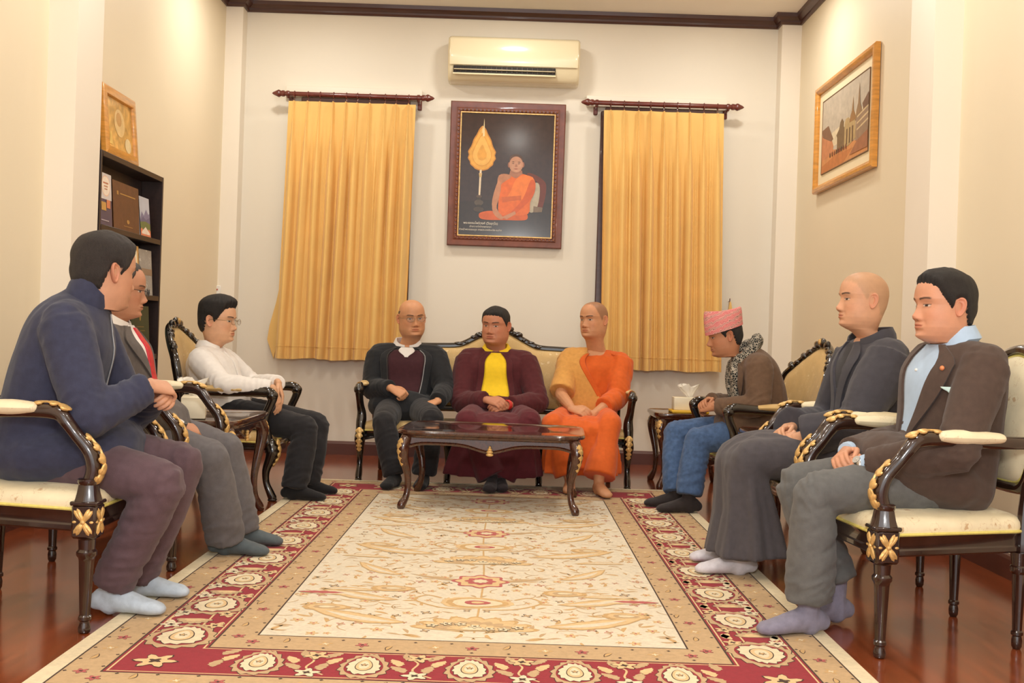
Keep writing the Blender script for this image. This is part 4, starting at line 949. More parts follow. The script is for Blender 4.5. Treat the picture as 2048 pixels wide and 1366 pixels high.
def Rm(yaw, pitch, roll): return np.array((Matrix.Rotation(yaw, 3, 'Z') @ Matrix.Rotation(pitch, 3, 'Y') @ Matrix.Rotation(roll, 3, 'X')))
class Head:
    def __init__(s, c, yaw, pitch=0, roll=0, hs=1.07, wide=1.0, **kw):
        s.c = np.array(c); s.R = Rm(yaw, pitch, roll); s.hs = hs; s.wide = wide; s.g = head_grid(**kw)
    def W(s, p): p = np.asarray(p, float)*np.array((1, s.wide, 1)); return s.c+((p-np.array((0, 0, .115)))*s.hs) @ s.R.T
    def mesh(s, skin, browc, neck=None, **kw):
        X, Y, Z, PH = s.g; nz, n = X.shape; P = s.W(np.stack([X, Y, Z], -1).reshape(-1, 3)); f = []
        if neck is not None:
            sh_ = np.array(neck)-P[:n].mean(0); P = P+np.clip((-.004-Z.reshape(-1))/.096, 0, 1)[:, None]**1.1*sh_
        for i in range(nz-1):
            for j in range(n): a = i*n+j; b = i*n+(j+1) % n; f.append((a, b, b+n, a+n))
        f.append(tuple(range((nz-1)*n, nz*n))); f.append(tuple(range(n-1, -1, -1)))
        col = head_colors(X, Y, Z, PH, skin, browc, **kw).reshape(-1, 3)
        mb = MB().add(P, f); cols = [col]
        for sd in (-1, 1):
            R = [s.W(r) for r in ear_mb(sd)]; mb.rings(R); ec = np.repeat(np.array([(skin[0], skin[1]*.82, skin[2]*.8)]), sum(len(r) for r in R), 0); cols.append(ec)
        return mb, np.concatenate(cols)
    def hair(s, name, style, mat, parent, base, top=.022, side=.008, part=0, quiff=0, seed=1):
        X, Y, Z, PH = s.g; hl = hairline(PH, style); e = Z-hl; nz, n = X.shape
        T = (side+(top-side)*sm(Z, .135, .205))*sm(e, -.006, .016)-.0025*(1-sm(e, -.008, .004))
        T = T+quiff*sm(e, 0, .015)*G(PH, .8)*sm(Z, .17, .2)
        c = np.array((-.005, 0, .12)); P = np.stack([X, Y, Z], -1); D = P-c; D = D/np.linalg.norm(D, axis=-1, keepdims=True)
        nzv = np.array([noise.noise(Vector((p[0]*26+seed, p[1]*26, p[2]*26)))+.6*noise.noise(Vector((p[0]*70, p[1]*70+seed, p[2]*30))) for p in P.reshape(-1, 3)]).reshape(nz, n)
        T = T+nzv*.0034*sm(e, 0, .02)
        Q = P+D*T[..., None]; keep = (e > -.008) & ((Z < .172) if style == 'ring' else True); T = T*(1-sm(Z, .150, .170)*1.25) if style == 'ring' else T; Q = P+D*T[..., None]; idx = -np.ones((nz, n), int); vs = []
        for i in range(nz):
            for j in range(n):
                if keep[i, j]: idx[i, j] = len(vs); vs.append(Q[i, j])
        f = []
        for i in range(nz-1):
            for j in range(n):
                q = (idx[i, j], idx[i, (j+1) % n], idx[i+1, (j+1) % n], idx[i+1, j])
                if min(q) >= 0: f.append(q)
        if keep[-1].all(): f.append(tuple(idx[-1]))
        return MB().add(s.W(np.array(vs)), f).build(name, mat, parent, base, 180)
    def glasses(s, parent, base, mat, rx=.024, rz=.016, half=False):
        g = MB(); th = np.linspace(0, 2*PI, 21)[:-1]
        for sd in (-1, 1):
            g.tube([s.W((.108-.25*abs(math.cos(t))*.02*(sd*math.cos(t) > 0), sd*.0325+rx*math.cos(t), .1155+rz*math.sin(t))) for t in th], .0013, 6, closed=True)
            g.tube([s.W(p) for p in ((.104, sd*.057, .121), (.085, sd*.071, .122), (.03, sd*.080, .122), (-.008, sd*.081, .121), (-.022, sd*.079, .108))], .0014, 6, k=3)
        g.tube([s.W(p) for p in ((.110, -.0085, .118), (.113, 0, .121), (.110, .0085, .118))], .0013, 6, k=3)
        o = g.build('glasses', mat, parent, base)
        for sd in (-1, 1): MB().add([s.W((.108, sd*.0325+rx*.95*math.cos(t), .1155+rz*.95*math.sin(t))) for t in th]+[s.W((.1085, sd*.0325+rx*.95*math.cos(t), .1155+rz*.95*math.sin(t))) for t in th], [tuple(range(20)), tuple(range(39, 19, -1))]+[(k, (k+1) % 20, (k+1) % 20+20, k+20) for k in range(20)]).build('lens', lens_m, o, base)
lens_m = pm('clear_lens', C(245, 245, 245), .03, 0); lens_m.node_tree.nodes['Principled BSDF'].inputs['Transmission Weight'].default_value = .96; lens_m.node_tree.nodes['Principled BSDF'].inputs['IOR'].default_value = 1.05

# ---- hands ------------------------------------------------------
def hand_mb(mb, wrist, d, n, thumb, curl=(35, 45, 30), spread=1, sc=1.0, thumb_in=.3):
    """d finger direction, n back-of-hand normal, thumb = +1/-1 side of (d x n)"""
    d = nrm(d); n = nrm(np.array(n)-d*np.dot(n, d)); s = np.cross(d, n)*thumb; w_ = np.array(wrist)
    P = lambda a, b, c: w_+(d*a+s*b+n*c)*sc
    mb.tube([P(-.01, 0, 0), P(.02, 0, 0), P(.05, .002, 0), (P(.088, 0, 0))], np.array([(.027, .02), (.033, .019), (.039, .016), (.039, .0125)])*sc, 14, up=n, k=3)
    for (b, L, r, k) in ((.0285, .074, .0090, .9), (.0095, .083, .0094, 1), (-.0095, .077, .0090, 1.05), (-.0275, .060, .0080, 1.1)):
        p = P(.086, b, .001); dv = nrm(d+s*b*1.6*spread); pts = [P(.06, b*.9, 0), p]; rad = [r*1.02, r*1.05]
        for ang, ln in zip(curl, (.46, .30, .24)):
            a = math.radians(ang*k); ax = np.cross(dv, n) if True else s
            ax = nrm(np.cross(n, dv)); nn = n
            dv2 = dv*math.cos(a)-n*math.sin(a); n = nrm(n*math.cos(a)+dv*math.sin(a)); dv = nrm(dv2)
            p = p+dv*L*ln*sc; pts.append(p); rad.append(r*(1-.10*len(pts)/3))
        n = nrm(np.cross(s*thumb, d)) if False else nrm(np.cross(s, d)*thumb)
        mb.tube(pts, np.array(rad)*sc, 9, k=2)
    t0 = P(.015, .022, -.004); t1 = t0+nrm(d*.75+s*.75-n*.25)*.042*sc; t2 = t1+nrm(d*.95+s*(.35-thumb_in)-n*.25)*.034*sc; t3 = t2+nrm(d*1.0+s*(.05-thumb_in)-n*.3)*.026*sc
    mb.tube([t0, t1, t2, t3], np.array([.014, .0125, .0108, .0088])*sc, 9, k=2)
    return mb
def clasp(c, yaw, up=.75, gap=.075, sc=1.0):
    """both hands closed on each other: returns right and left (wrist, d, n)"""
    f, l = fr(yaw); c = np.array(c); z = V(0, 0, 1)
    dr, dl = nrm(l*.80+f*.62-z*.12), nrm(-l*.80+f*.60-z*.10)
    wr, wl = c-l*gap-f*.035+z*.018, c+l*gap-f*.035-z*.012
    return (wr, dr, nrm(z*up+f*.45-l*.3)), (wl, dl, nrm(z*up*.8+f*.7+l*.3))
def foot_mb(mb, ank, d, L=.25, grow=0, z0=.014):
    d = nrm(np.array((d[0], d[1], 0))); s = V(-d[1], d[0], 0); a = np.array((ank[0], ank[1], 0)); z = V(0, 0, 1)
    P = [a-d*.055+z*(z0+.034), a-d*.03+z*(z0+.042), a+d*.02+z*(z0+.044), a+d*.07+z*(z0+.036), a+d*.12+z*(z0+.027), a+d*.165+z*(z0+.021), a+d*(L-.068)+z*(z0+.017)]
    mb.tube(P, np.array([(.028, .030), (.033, .042), (.036, .044), (.040, .036), (.044, .027), (.042, .021), (.030, .015)])+grow, 14, up=z, k=3)
    mb.tube([a+d*-.005+z*.04, np.array(ank)*V(1, 1, 0)+z*.09, np.array(ank)+V(0, 0, .06)], [.036+grow, .037+grow, .040+grow], 12)
    return mb
def mesh_arr(me): return get_co(me), [tuple(p.vertices) for p in me.polygons]

class Person:
    def __init__(s, label, pel, N, yh, ys, head, elb, hands, kn, an, toes, skin, browc=C(36, 26, 22), tint=None, tintw=0, tstyle=None, stub=0, wS=1, dS=1, belly=0, hunch=.02, bare_arm=0, curl=((35, 45, 30), (35, 45, 30)), barefoot=False, handsc=1.0, footL=.25, slim=1):
        """order in pairs: right, left"""
        s.T = Torso(pel, N, yh, ys, wS, dS, belly, hunch); s.head = head; s.pel = np.array(pel); s.elb, s.hands, s.kn, s.an, s.toes = elb, hands, kn, an, toes; s.skin = skin; s.footL = footL; s.yh = yh
        f, l = fr(yh); s.f, s.l = f, l
        s.hip = [s.pel-l*.095+V(0, 0, -.015), s.pel+l*.095+V(0, 0, -.015)]
        s.shd = [s.T.sh(-1), s.T.sh(1)]; s.base = (float(pel[0]), float(pel[1]), 0)
        hl = hairline(head.g[3], tstyle) if tstyle else None
        mb, col = head.mesh(skin, browc, neck=s.T.N-s.T.fra(1)[2]*.035, tint=tint, tintw=tintw, hl=hl, stub=stub, ringtint=(tstyle == 'ring'))
        body = MB(); s.T.loft(body, .80, 0, 0, .985); s.T.loft(body, .96, 0, .80, .99)
        for i in (0, 1):
            body.tube(limb(s.shd[i], elb[i], hands[i][0]), ARM_R*.78, 10, k=2)
            body.tube(limb(s.hip[i], kn[i], an[i]), LEG_R*.75, 10, k=2)
            foot_mb(body, an[i], toes[i], footL, -.008 if not barefoot else 0)
        me = remesh(body, .011, 3); co, fa = mesh_arr(me); mb.add(co, fa); col = np.concatenate([col, np.repeat(np.array([skin[:3]]), len(co), 0)])
        for i in (0, 1):
            hb = MB(); w_, d, n = hands[i]; hand_mb(hb, w_, d, n, -1 if i == 0 else 1, curl[i], sc=handsc)
            e = elb[i]; q0 = e if not bare_arm else lerp(s.shd[i], e, .5)
            pts = [lerp(e, w_, .3), lerp(e, w_, .6), lerp(e, w_, .85), w_, np.array(w_)+nrm(d)*.012]; rr_ = [(.043, .043), (.039, .038), (.032, .028), (.029, .022), (.030, .020)]
            if bare_arm and i == 0: pts = [lerp(s.shd[i], e, .45), lerp(s.shd[i], e, .8), lerp(s.shd[i], e, .97)]+[lerp(e, w_, .1)]+pts; rr_ = [(.05, .05), (.048, .048), (.046, .046), (.046, .046)]+rr_
            hb.tube(pts, np.array(rr_)*.96, 12, up=n, k=3)
            me = remesh(hb, .0034, 3); co, fa = mesh_arr(me); mb.add(co, fa); col = np.concatenate([col, np.repeat(np.array([skin[:3]]), len(co), 0)])
        o = mb.build('person', skin_m, None, s.base, 180); s.o = o; tag(o, label, 'person')
        at_ = o.data.color_attributes.new('Col', 'FLOAT_COLOR', 'POINT'); at_.data.foreach_set('color', np.concatenate([col, np.ones((len(col), 1))], 1).ravel())
    def put(s, mb, name, mat, sharp=180): return mb.build(name, mat, s.o, s.base, sharp)
    def top(s, name, mat, grow=.012, v0=.0, v1=.985, sleeves=(1, 1), cuff=(.02, .02), arm=1.0, amp=.005, skirt=0, fr_=10, cuffr=0):
        mb = MB(); s.T.loft(mb, 1, grow, v0, v1)
        J = []
        for i in (0, 1):
            if not sleeves[i]: continue
            w_ = np.array(s.hands[i][0]); e = np.array(s.elb[i]); end = w_+nrm(e-w_)*cuff[i]
            r = ARM_R*arm+grow; r[-1] += cuffr; r[-2] += cuffr*.5
            if sleeves[i] == 1: mb.tube(limb(s.shd[i], e, end), r, 14, round_=False, k=3)
            else: mb.tube([s.shd[i], lerp(s.shd[i], e, .4), lerp(s.shd[i], e, .75), lerp(s.shd[i], e, sleeves[i])], np.array([.066, .068, .07, .074])*arm+grow, 14, round_=False, k=3)
            f, l, t = s.T.fra(.86)
            mb.tube([s.T.c(.84)+l*(-.08 if i == 0 else .08)*s.T.wS, s.shd[i]], [.075+grow*.7, .064+grow], 12)
            J.append((e, e-s.shd[i], .10, .0055, .034)); J.append((lerp(s.shd[i], e, .15), e-s.shd[i], .09, .004, .05))
            J.append((lerp(e, end, .7), end-e, .09, .004, .028))
        if skirt:
            f, l, t = s.T.fra(0); c = s.T.c(.05)
            c = s.pel+V(0, 0, -.02); mb.tube([c-f*.055, c, c+f*.10*skirt, c+f*.17*skirt], [(.19*s.T.wS+grow, .11), (.212*s.T.wS+grow, .126), (.212*s.T.wS+grow, .126), (.20*s.T.wS+grow, .118)], 22, round_=True)
        f, l, t = s.T.fra(.3); J.append((s.T.c(.25)+f*.1, t, .14, .004, .05))
        me = remesh(mb, .0085, 5); crumple(me, amp, fr_, J, seed=s.base[0]); s.topme = me
        return link(name, me, mat, s.o, s.base, 180)
    def trousers(s, mat, grow=.014, name='trousers', hem=.0, hemr=.02, amp=.005, thigh=1.0):
        mb = MB(); s.T.loft(mb, 1, .004, 0, .25); J = []
        for i in (0, 1):
            h, k, a = s.hip[i], np.array(s.kn[i]), np.array(s.an[i])+V(0, 0, hem)
            r = LEG_R*thigh+grow; r[-1] += hemr; r[-2] += hemr*.8; r[-3] += hemr*.3
            mb.tube(limb(h, k, a), r, 16, round_=False, k=3)
            J += [(k, k-h, .10, .005, .04), (lerp(k, a, .85), a-k, .12, .006, .045), (lerp(h, k, .15), k-h, .12, .005, .045), (lerp(k, a, .3)-s.f*.04, a-k, .10, .005, .04)]
        me = remesh(mb, .0085, 5); crumple(me, amp, 9, J, seed=s.base[1])
        return link(name, me, mat, s.o, s.base, 180)
    def socks(s, mat, grow=.002, up=.03):
        for i in (0, 1):
            mb = foot_mb(MB(), s.an[i], s.toes[i], s.footL, grow); a = np.array(s.an[i])
            mb.tube([a, lerp(a, s.kn[i], .18)], [.04, .042], 12)
            me = remesh(mb, .006, 5); crumple(me, .0016, 30, seed=i); link('sock', me, mat, s.o, s.base, 180)
    def cuffs(s, mat, sides=(0, 1), ext=.012, r=.034):
        for i in sides:
            w_ = np.array(s.hands[i][0]); e = np.array(s.elb[i]); t = nrm(w_-e)
            mb = MB().tube([w_-t*.05, w_+t*(ext-.012), w_+t*ext], [r+.004, r+.003, r], 18, round_=False); s.put(mb, 'shirt_cuff', mat, 40)
    def watch(s, i, mat):
        w_ = np.array(s.hands[i][0]); e = np.array(s.elb[i]); t = nrm(w_-e); a = nrm(np.cross(t, V(.3, .2, 1))); b = np.cross(t, a); c = w_+t*.004; n = s.hands[i][2]
        mb = MB().tube([c+a*.035*math.cos(q)+b*.03*math.sin(q) for q in np.linspace(0, 2*PI, 21)[:-1]], [(.003, .009)]*20, 8, up=t, closed=True)
        q = s.put(mb, 'wristwatch', mat, 40); MB().tube([c+n*.026, c+n*.036], [.016, .015], 16, round_=False).build('watch_case', mat, q, s.base, 40)
    def robe_skirt(s, mat, hemz, hw=(.19, .21, .25, .28), th=(.12, .11, .12, .13), folds=.012, nfold=11, knee=None, name='robe_skirt', hemc=None, amp=.004):
        k = lerp(s.kn[0], s.kn[1], .5) if knee is None else knee; a = lerp(s.an[0], s.an[1], .5) if hemc is None else np.array(hemc); a = np.array((a[0], a[1], hemz))
        p = s.pel; p = p-V(0, 0, .05); P = [p-s.f*.08+V(0, 0, .0), p+s.f*.06, lerp(p, k, .55), lerp(p, k, .86)+V(0, 0, .005), k+s.f*.02-V(0, 0, .03), lerp(k, a, .25)+s.f*.03, lerp(k, a, .6)+s.f*.01, a]
        W_ = [hw[0], hw[0], lerp(hw[0], hw[1], .6), hw[1], hw[1], lerp(hw[1], hw[2], .4), hw[2], hw[3]]; D_ = [th[0], th[0], th[0]*.95, th[1], th[1], th[1], th[2], th[3]]
        mb = MB().tube(P, np.stack([W_, D_], 1), 40, up=np.cross(s.l, V(0, 0, 1))*0+s.l, round_=False, k=5) if False else None
        PP = catmull(P, 6); WD = catmull(np.stack([W_, D_], 1), 6); T = np.gradient(PP, axis=0); R = []; n = 72; N_ = len(PP)
        for i in range(N_):
            t = nrm(T[i]); u = nrm(np.cross(t, s.l)); fo = folds*sm(i/N_, .45, .95)
            ring = []
            for q in range(n):
                an_ = 2*PI*q/n; ca, sa = math.cos(an_), math.sin(an_); e = (abs(ca)**2.6+abs(sa)**2.6)**(-1/2.6)
                w_ = 1+0*an_; rad = fo*(math.sin(nfold*an_+1.3)+.5*math.sin(2.3*nfold*an_))
                ring.append(PP[i]+s.l*ca*e*(WD[i][0]+rad)+u*sa*e*(WD[i][1]+rad))
            R.append(np.array(ring))
        mb = MB().rings(R)
        for i in (0, 1):
            h, kk, aa = s.hip[i]-V(0, 0, .015), np.array(s.kn[i]), np.array((s.an[i][0], s.an[i][1], hemz)); r = LEG_R*np.array([.9, .9, .95, 1, 1, 1, 1, 1, 1])+.016; r[-1] += .05; r[-2] += .03
            mb.tube(limb(h, kk, aa), r, 16, round_=False, k=3)
        me = remesh(mb, .009, 5); crumple(me, amp, 9, [(lerp(s.kn[0], s.kn[1], .5), s.l, .2, .006, .07), (lerp(s.pel, lerp(s.kn[0], s.kn[1], .5), .4)+V(0, 0, .05), s.l, .2, .006, .07)], seed=3); return link(name, me, mat, s.o, s.base, 180)
hair_m = pm('black_hair', C(30, 25, 23), .62, .35, 60, 1.0, 240, stretch=(3, 3, 1)); hairg_m = pm('greying_hair', C(66, 60, 56), .5, .3, 60, .6, 160, stretch=(3, 3, 1)); hairb_m = pm('dark_brown_hair', C(40, 32, 29), .62, .35, 60, 1.0, 240, stretch=(3, 3, 1))
gm_m = pm('thin_metal', C(150, 130, 100), .3, 0, metal=.8); gd_m = pm('dark_metal', C(40, 34, 32), .35, 0)
steel_m = pm('steel', C(170, 165, 158), .25, .1, 40, metal=.9)
SK1, SK3, SK4 = C(202, 150, 120), C(216, 166, 130), C(208, 150, 110)
whiteshirt = cloth('white_shirt_cloth', C(232, 226, 220), .8, .03, .12)

# 1 navy jacket, nearest on the bookshelf side
hR, hL = clasp(at(328, 780, 3.86), .12)
p = Person('person in a navy zipped jacket and pale blue socks, seated in front of the bookshelf', (-1.665, 3.87, .575), at(187, 592, 3.88), .05, .22,
    Head(at(210, 546, 3.89), .92, .08, 0, 1.12), [at(178, 838, 3.60), at(262, 830, 4.14)], (hR, hL), [at(330, 965, 3.70), at(368, 925, 4.02)], [at(224, 1170, 3.77), at(272, 1160, 4.0)], [V(1, -.12, 0), V(1, .05, 0)], SK1, wS=1.12, dS=1.16, belly=.02, hunch=.05, curl=((30, 50, 35), (40, 55, 35)))
navy = cloth('navy_fleece', C(56, 58, 78), .9, .12)
p.top('jacket', navy, .016, 0, .985, arm=1.22, amp=.006, skirt=1.4)
mb = MB(); p.T.collar(mb, .12, .075, .955, .008, 0, drop=.012); p.put(mb, 'stand_collar', navy, 60)
zipm = pm('grey_zip', C(150, 150, 152), .4, .1, 60, metal=.4); mb = MB(); p.T.line(mb, .04, .96, lambda v: -.02, .021, .0035, 30); p.put(mb, 'zip', zipm)
p.trousers(cloth('plum_trousers', C(92, 72, 78)), .012, hemr=.014, thigh=1.02)
p.socks(cloth('pale_blue_sock', C(180, 192, 206)))
p.head.hair('hair', 'full', hairb_m, p.o, p.base, .017, .009)

# 2 grey suit, red tie
hR, hL = clasp(at(383, 862, 4.78), .1)
p = Person('person in a grey suit with red tie and glasses, seated behind the navy jacket', (-1.72, 4.81, .575), at(230, 642, 4.82), .05, .1,
    Head(at(244, 580, 4.83), .20, .08, 0, 1.04), [at(262, 815, 4.58), at(300, 815, 5.08)], (hR, hL), [at(422, 915, 4.66), at(452, 898, 4.96)], [at(452, 1078, 4.80), at(482, 1062, 5.02)], [V(1, -.05, 0), V(1, .05, 0)], C(188, 134, 104), wS=1.08, dS=1.1, belly=.03)
grey = cloth('grey_suit', C(92, 84, 80))
p.top('suit_jacket', grey, .014, 0, .975, arm=1.12, skirt=1, cuff=(.035, .035))
vV = lambda v: .06+.42*sm(v, .42, .95)
mb = MB(); p.T.patch(mb, .42, .975, lambda v: -vV(v), vV, .018, .01); p.put(mb, 'shirt_front', whiteshirt)
mb = MB(); p.T.patch(mb, .40, .955, lambda v: -.13-.05*sm(v, .9, .5), lambda v: .13+.05*sm(v, .9, .5), .027, .012); p.put(mb, 'red_tie', pm('red_silk_tie', C(196, 24, 44), .4, .25, 50))
for g in (-1, 1):
    mb = MB(); p.T.patch(mb, .38, .965, lambda v: g*vV(v)*.95, lambda v: g*(vV(v)+.34*sm(v, .40, .8)*(1-.4*sm(v, .82, .97))), .026, .010); p.put(mb, 'lapel', grey, 40)
mb = MB(); p.T.collar(mb, .22, .050, .968, .006, .035, .006, drop=.026, point=.6); p.put(mb, 'shirt_collar', whiteshirt, 60)
p.trousers(cloth('grey_trousers', C(100, 96, 98)), .013, hemr=.030, thigh=1.02); p.socks(cloth('slate_sock', C(84, 92, 96))); p.cuffs(whiteshirt, (0, 1), .008); p.watch(0, gd_m)
p.head.hair('hair', 'recede', hairg_m, p.o, p.base, .012, .007); p.head.glasses(p.o, p.base, gd_m)

# 3 white shirt
hR = (at(546, 778, 6.44), nrm(V(.35, .10, -.9)), nrm(V(.75, -.25, .45))); hL = (at(556, 766, 6.60), nrm(V(.35, -.10, -.9)), nrm(V(.85, .2, .4)))
p = Person('person in a white shirt and glasses leaning back in an armchair beside the side table', (-1.74, 6.70, .515), at(422, 692, 6.72), 0, -.1,
    Head(at(437, 642, 6.72), -.18, .03, 0, 1.13, 1.05, fat=1.06), [at(444, 768, 6.41), at(508, 768, 7.08)], (hR, hL), [at(612, 856, 6.50), at(636, 850, 6.80)], [at(588, 978, 6.42), at(612, 972, 6.68)], [V(1, -.1, 0), V(1, .02, 0)], SK3, wS=1.05, dS=1.1, belly=.03, hunch=.03, curl=((18, 22, 15), (18, 25, 18)))
p.top('shirt', whiteshirt, .012, 0, .975, arm=1.12, amp=.006, cuff=(.012, .012), cuffr=.004)
mb = MB(); p.T.collar(mb, .24, .050, .968, .006, .04, .006, drop=.026, point=.7); p.put(mb, 'shirt_collar', whiteshirt, 60)
mb = MB(); p.T.patch(mb, .1, .93, lambda v: -.09, lambda v: .09, .016, .008); p.put(mb, 'button_placket', whiteshirt)
blk = cloth('black_trousers', C(36, 35, 38)); p.trousers(blk, .012, hemr=.022, thigh=1.04); p.socks(cloth('black_sock', C(30, 29, 31)))
p.head.hair('hair', 'full', hair_m, p.o, p.base, .028, .012, quiff=.006); p.head.glasses(p.o, p.base, gm_m)

# 4 bald, black jacket
hR = (at(783, 776, 7.52), nrm(V(.80, -.25, -.40)), nrm(V(.15, -.65, .70))); hL = (at(874, 803, 7.44), nrm(V(-.62, -.70, -.22)), nrm(V(-.1, -.35, .9)))
p = Person('bald person in glasses and a black jacket over a maroon sweater, sitting on the settee', (-.755, 7.80, .505), at(815, 686, 7.80), -PI/2+.03, -PI/2+.06,
    Head(at(824, 637, 7.76), -PI/2+.34, .06, .06, 1.12, 1.07, fat=1.12), [at(742, 778, 7.72), at(890, 782, 7.68)], (hR, hL), [at(768, 846, 7.19), at(864, 838, 7.18)], [at(790, 950, 7.10), at(848, 950, 7.12)], [V(-.25, -1, 0), V(-.1, -1, 0)], SK4, tint=C(120, 92, 76), tintw=.55, tstyle='ring', wS=1.14, dS=1.14, belly=.035, curl=((60, 75, 50), (12, 18, 14)), handsc=1.06)
bj = cloth('black_jacket', C(38, 39, 42)); p.top('jacket', bj, .018, 0, .965, arm=1.24, amp=.006, skirt=1)
mar = cloth('maroon_sweater', C(66, 34, 40)); op = lambda v: .38+.16*sm(v, .0, .6)
mb = MB(); p.T.patch(mb, .05, .93, lambda v: -op(v), op, .029, .016); p.put(mb, 'sweater', mar)
for g in (-1, 1):
    mb = MB(); p.T.line(mb, .03, .93, lambda v: g*op(v), .034, .004, 26); p.put(mb, 'jacket_zip', zipm if g > 0 else gd_m)
    mb = MB(); p.T.patch(mb, .03, .955, lambda v: g*(op(v)+.01), lambda v: g*(op(v)+.22), .036, .020); p.put(mb, 'jacket_front', bj)
mb = MB(); p.T.patch(mb, .84, .965, lambda v: -.05-.30*sm(v, .84, .95), lambda v: .05+.30*sm(v, .84, .95), .034, .014); p.put(mb, 'shirt_front', whiteshirt)
mb = MB(); p.T.collar(mb, .20, .048, .968, .006, .042, .006, drop=.028, point=.9); p.put(mb, 'shirt_collar', whiteshirt, 60)
p.trousers(blk, .012, hemr=.022, thigh=1.04); p.socks(cloth('black_sock_b', C(28, 28, 30)))
p.head.hair('hair_ring', 'ring', hairg_m, p.o, p.base, .0025, .0025); p.head.glasses(p.o, p.base, gm_m)

# 5 maroon robe, yellow shirt
hR, hL = clasp(at(996, 806, 7.40), -PI/2)
p = Person('person in a maroon jacket and skirt over a bright yellow shirt, middle of the settee', (-.095, 7.80, .505), at(993, 697, 7.80), -PI/2, -PI/2-.02,
    Head(at(991, 652, 7.76), -PI/2-.36, .05, -.02, 1.13, 1.08, fat=1.12), [at(922, 806, 7.64), at(1076, 806, 7.62)], (hR, hL), [at(932, 842, 7.18), at(1060, 842, 7.18)], [at(985, 955, 7.10), at(1000, 955, 7.16)], [V(-.1, -1, 0), V(.1, -1, 0)], C(198, 134, 102), wS=1.17, dS=1.2, belly=.05, handsc=1.08)
mrn = cloth('maroon_fleece', C(84, 34, 38)); p.top('jacket', mrn, .018, 0, .97, arm=1.3, amp=.006, skirt=1)
yel = cloth('yellow_shirt', C(246, 206, 36), .7, .05, .12); op = lambda v: .30+.14*np.exp(-((v-.35)/.25)**2)
mb = MB(); p.T.patch(mb, .06, .965, lambda v: -op(v), op, .029, .016); p.put(mb, 'shirt_front', yel)
mb = MB(); p.T.collar(mb, .28, .048, .968, .006, .03, .006, drop=.028, point=.8); p.put(mb, 'shirt_collar', yel, 60)
for g in (-1, 1): mb = MB(); p.T.patch(mb, .03, .965, lambda v: g*op(v), lambda v: g*(op(v)+.16), .037, .020); p.put(mb, 'jacket_front', mrn)
p.robe_skirt(cloth('maroon_skirt', C(92, 34, 42)), .10, (.19, .24, .30, .33), (.045, .045, .09, .11), .010, 9, hemc=at(985, 950, 7.2)); p.socks(cloth('dark_sock', C(48, 40, 42)))
w_ = np.array(p.hands[1][0]); t = nrm(w_-np.array(p.elb[1])); a = nrm(np.cross(t, V(0, 0, 1))); b2 = np.cross(t, a)
mb = MB()
for k in range(3): mb.tube([w_+t*(.004+.008*k)+a*.037*math.cos(q)+b2*.031*math.sin(q) for q in np.linspace(0, 2*PI, 21)[:-1]], .0045, 6, up=t, closed=True)
p.put(mb, 'red_bracelet', pm('red_cord', C(206, 50, 40), .5, .3, 120))
p.head.hair('hair', 'low', hair_m, p.o, p.base, .008, .004)

# 6 orange robe
hR, hL = clasp(at(1166, 824, 7.34), -PI/2-.05)
p = Person('monk in an orange robe with an ochre shawl over one shoulder, sitting on the settee', (.575, 7.80, .505), at(1192, 698, 7.80), -PI/2-.05, -PI/2-.12,
    Head(at(1187, 641, 7.76), -PI/2-.72, .0, .03, 1.12, 1.06, fat=1.08, brow=1.5), [at(1122, 790, 7.62), at(1236, 795, 7.62)], (hR, hL), [at(1104, 850, 7.20), at(1220, 848, 7.18)], [at(1140, 962, 7.15), at(1198, 962, 7.02)], [V(-.1, -1, 0), V(.25, -1, 0)], C(206, 148, 108), tint=C(110, 80, 62), tintw=.6, tstyle='recede', wS=1.06, dS=1.08, bare_arm=1, barefoot=True, handsc=1.06)
org = cloth('orange_robe_cloth', C(216, 98, 36), .8, .06, .12); p.top('robe', org, .014, 0, .93, sleeves=(0, 1), cuff=(0, .13), arm=1.35, amp=.009, fr_=12, cuffr=.014)
och = cloth('ochre_shawl_cloth', C(216, 158, 84), .9, .08, .3, 260)
mb = MB(); e = p.elb[0]; sR_ = p.shd[0]
mb.tube([p.T.c(.86)+p.T.fra(.86)[1]*-.05, lerp(p.T.c(.86), sR_, .8)+V(0, 0, .01), sR_+V(0, 0, .002), lerp(sR_, e, .35), lerp(sR_, e, .7), lerp(sR_, e, .92)], np.array([.085, .082, .084, .086, .088, .09]), 16, round_=False, k=3)
p.T.patch(mb, .10, .965, lambda v: -1.9+.0*v, lambda v: .55-1.05*sm(v, .08, .98), .034, .03, 26, 20)
me = remesh(mb, .008, 5); crumple(me, .006, 13, [(sR_, sR_-e, .15, .004, .04)], seed=5); link('shawl', me, och, p.o, p.base, 180)
mb = MB(); p.T.patch(mb, .30, .955, lambda v: .45-.95*sm(v, .08, .98), lambda v: .62-.95*sm(v, .08, .98), .032, .016, 26, 6); p.put(mb, 'robe_fold', org)
mb = MB(); p.T.patch(mb, .25, .95, lambda v: .95, lambda v: 1.75, .046, .026, 24, 8); me = remesh(mb, .007, 4); crumple(me, .008, 16, seed=2); link('shoulder_drape', me, org, p.o, p.base, 180)
p.robe_skirt(org, .13, (.18, .21, .25, .26), (.045, .045, .09, .10), .016, 10, hemc=at(1162, 940, 7.2))
p.head.hair('stubble', 'recede', hairg_m, p.o, p.base, .0022, .0018) if False else None

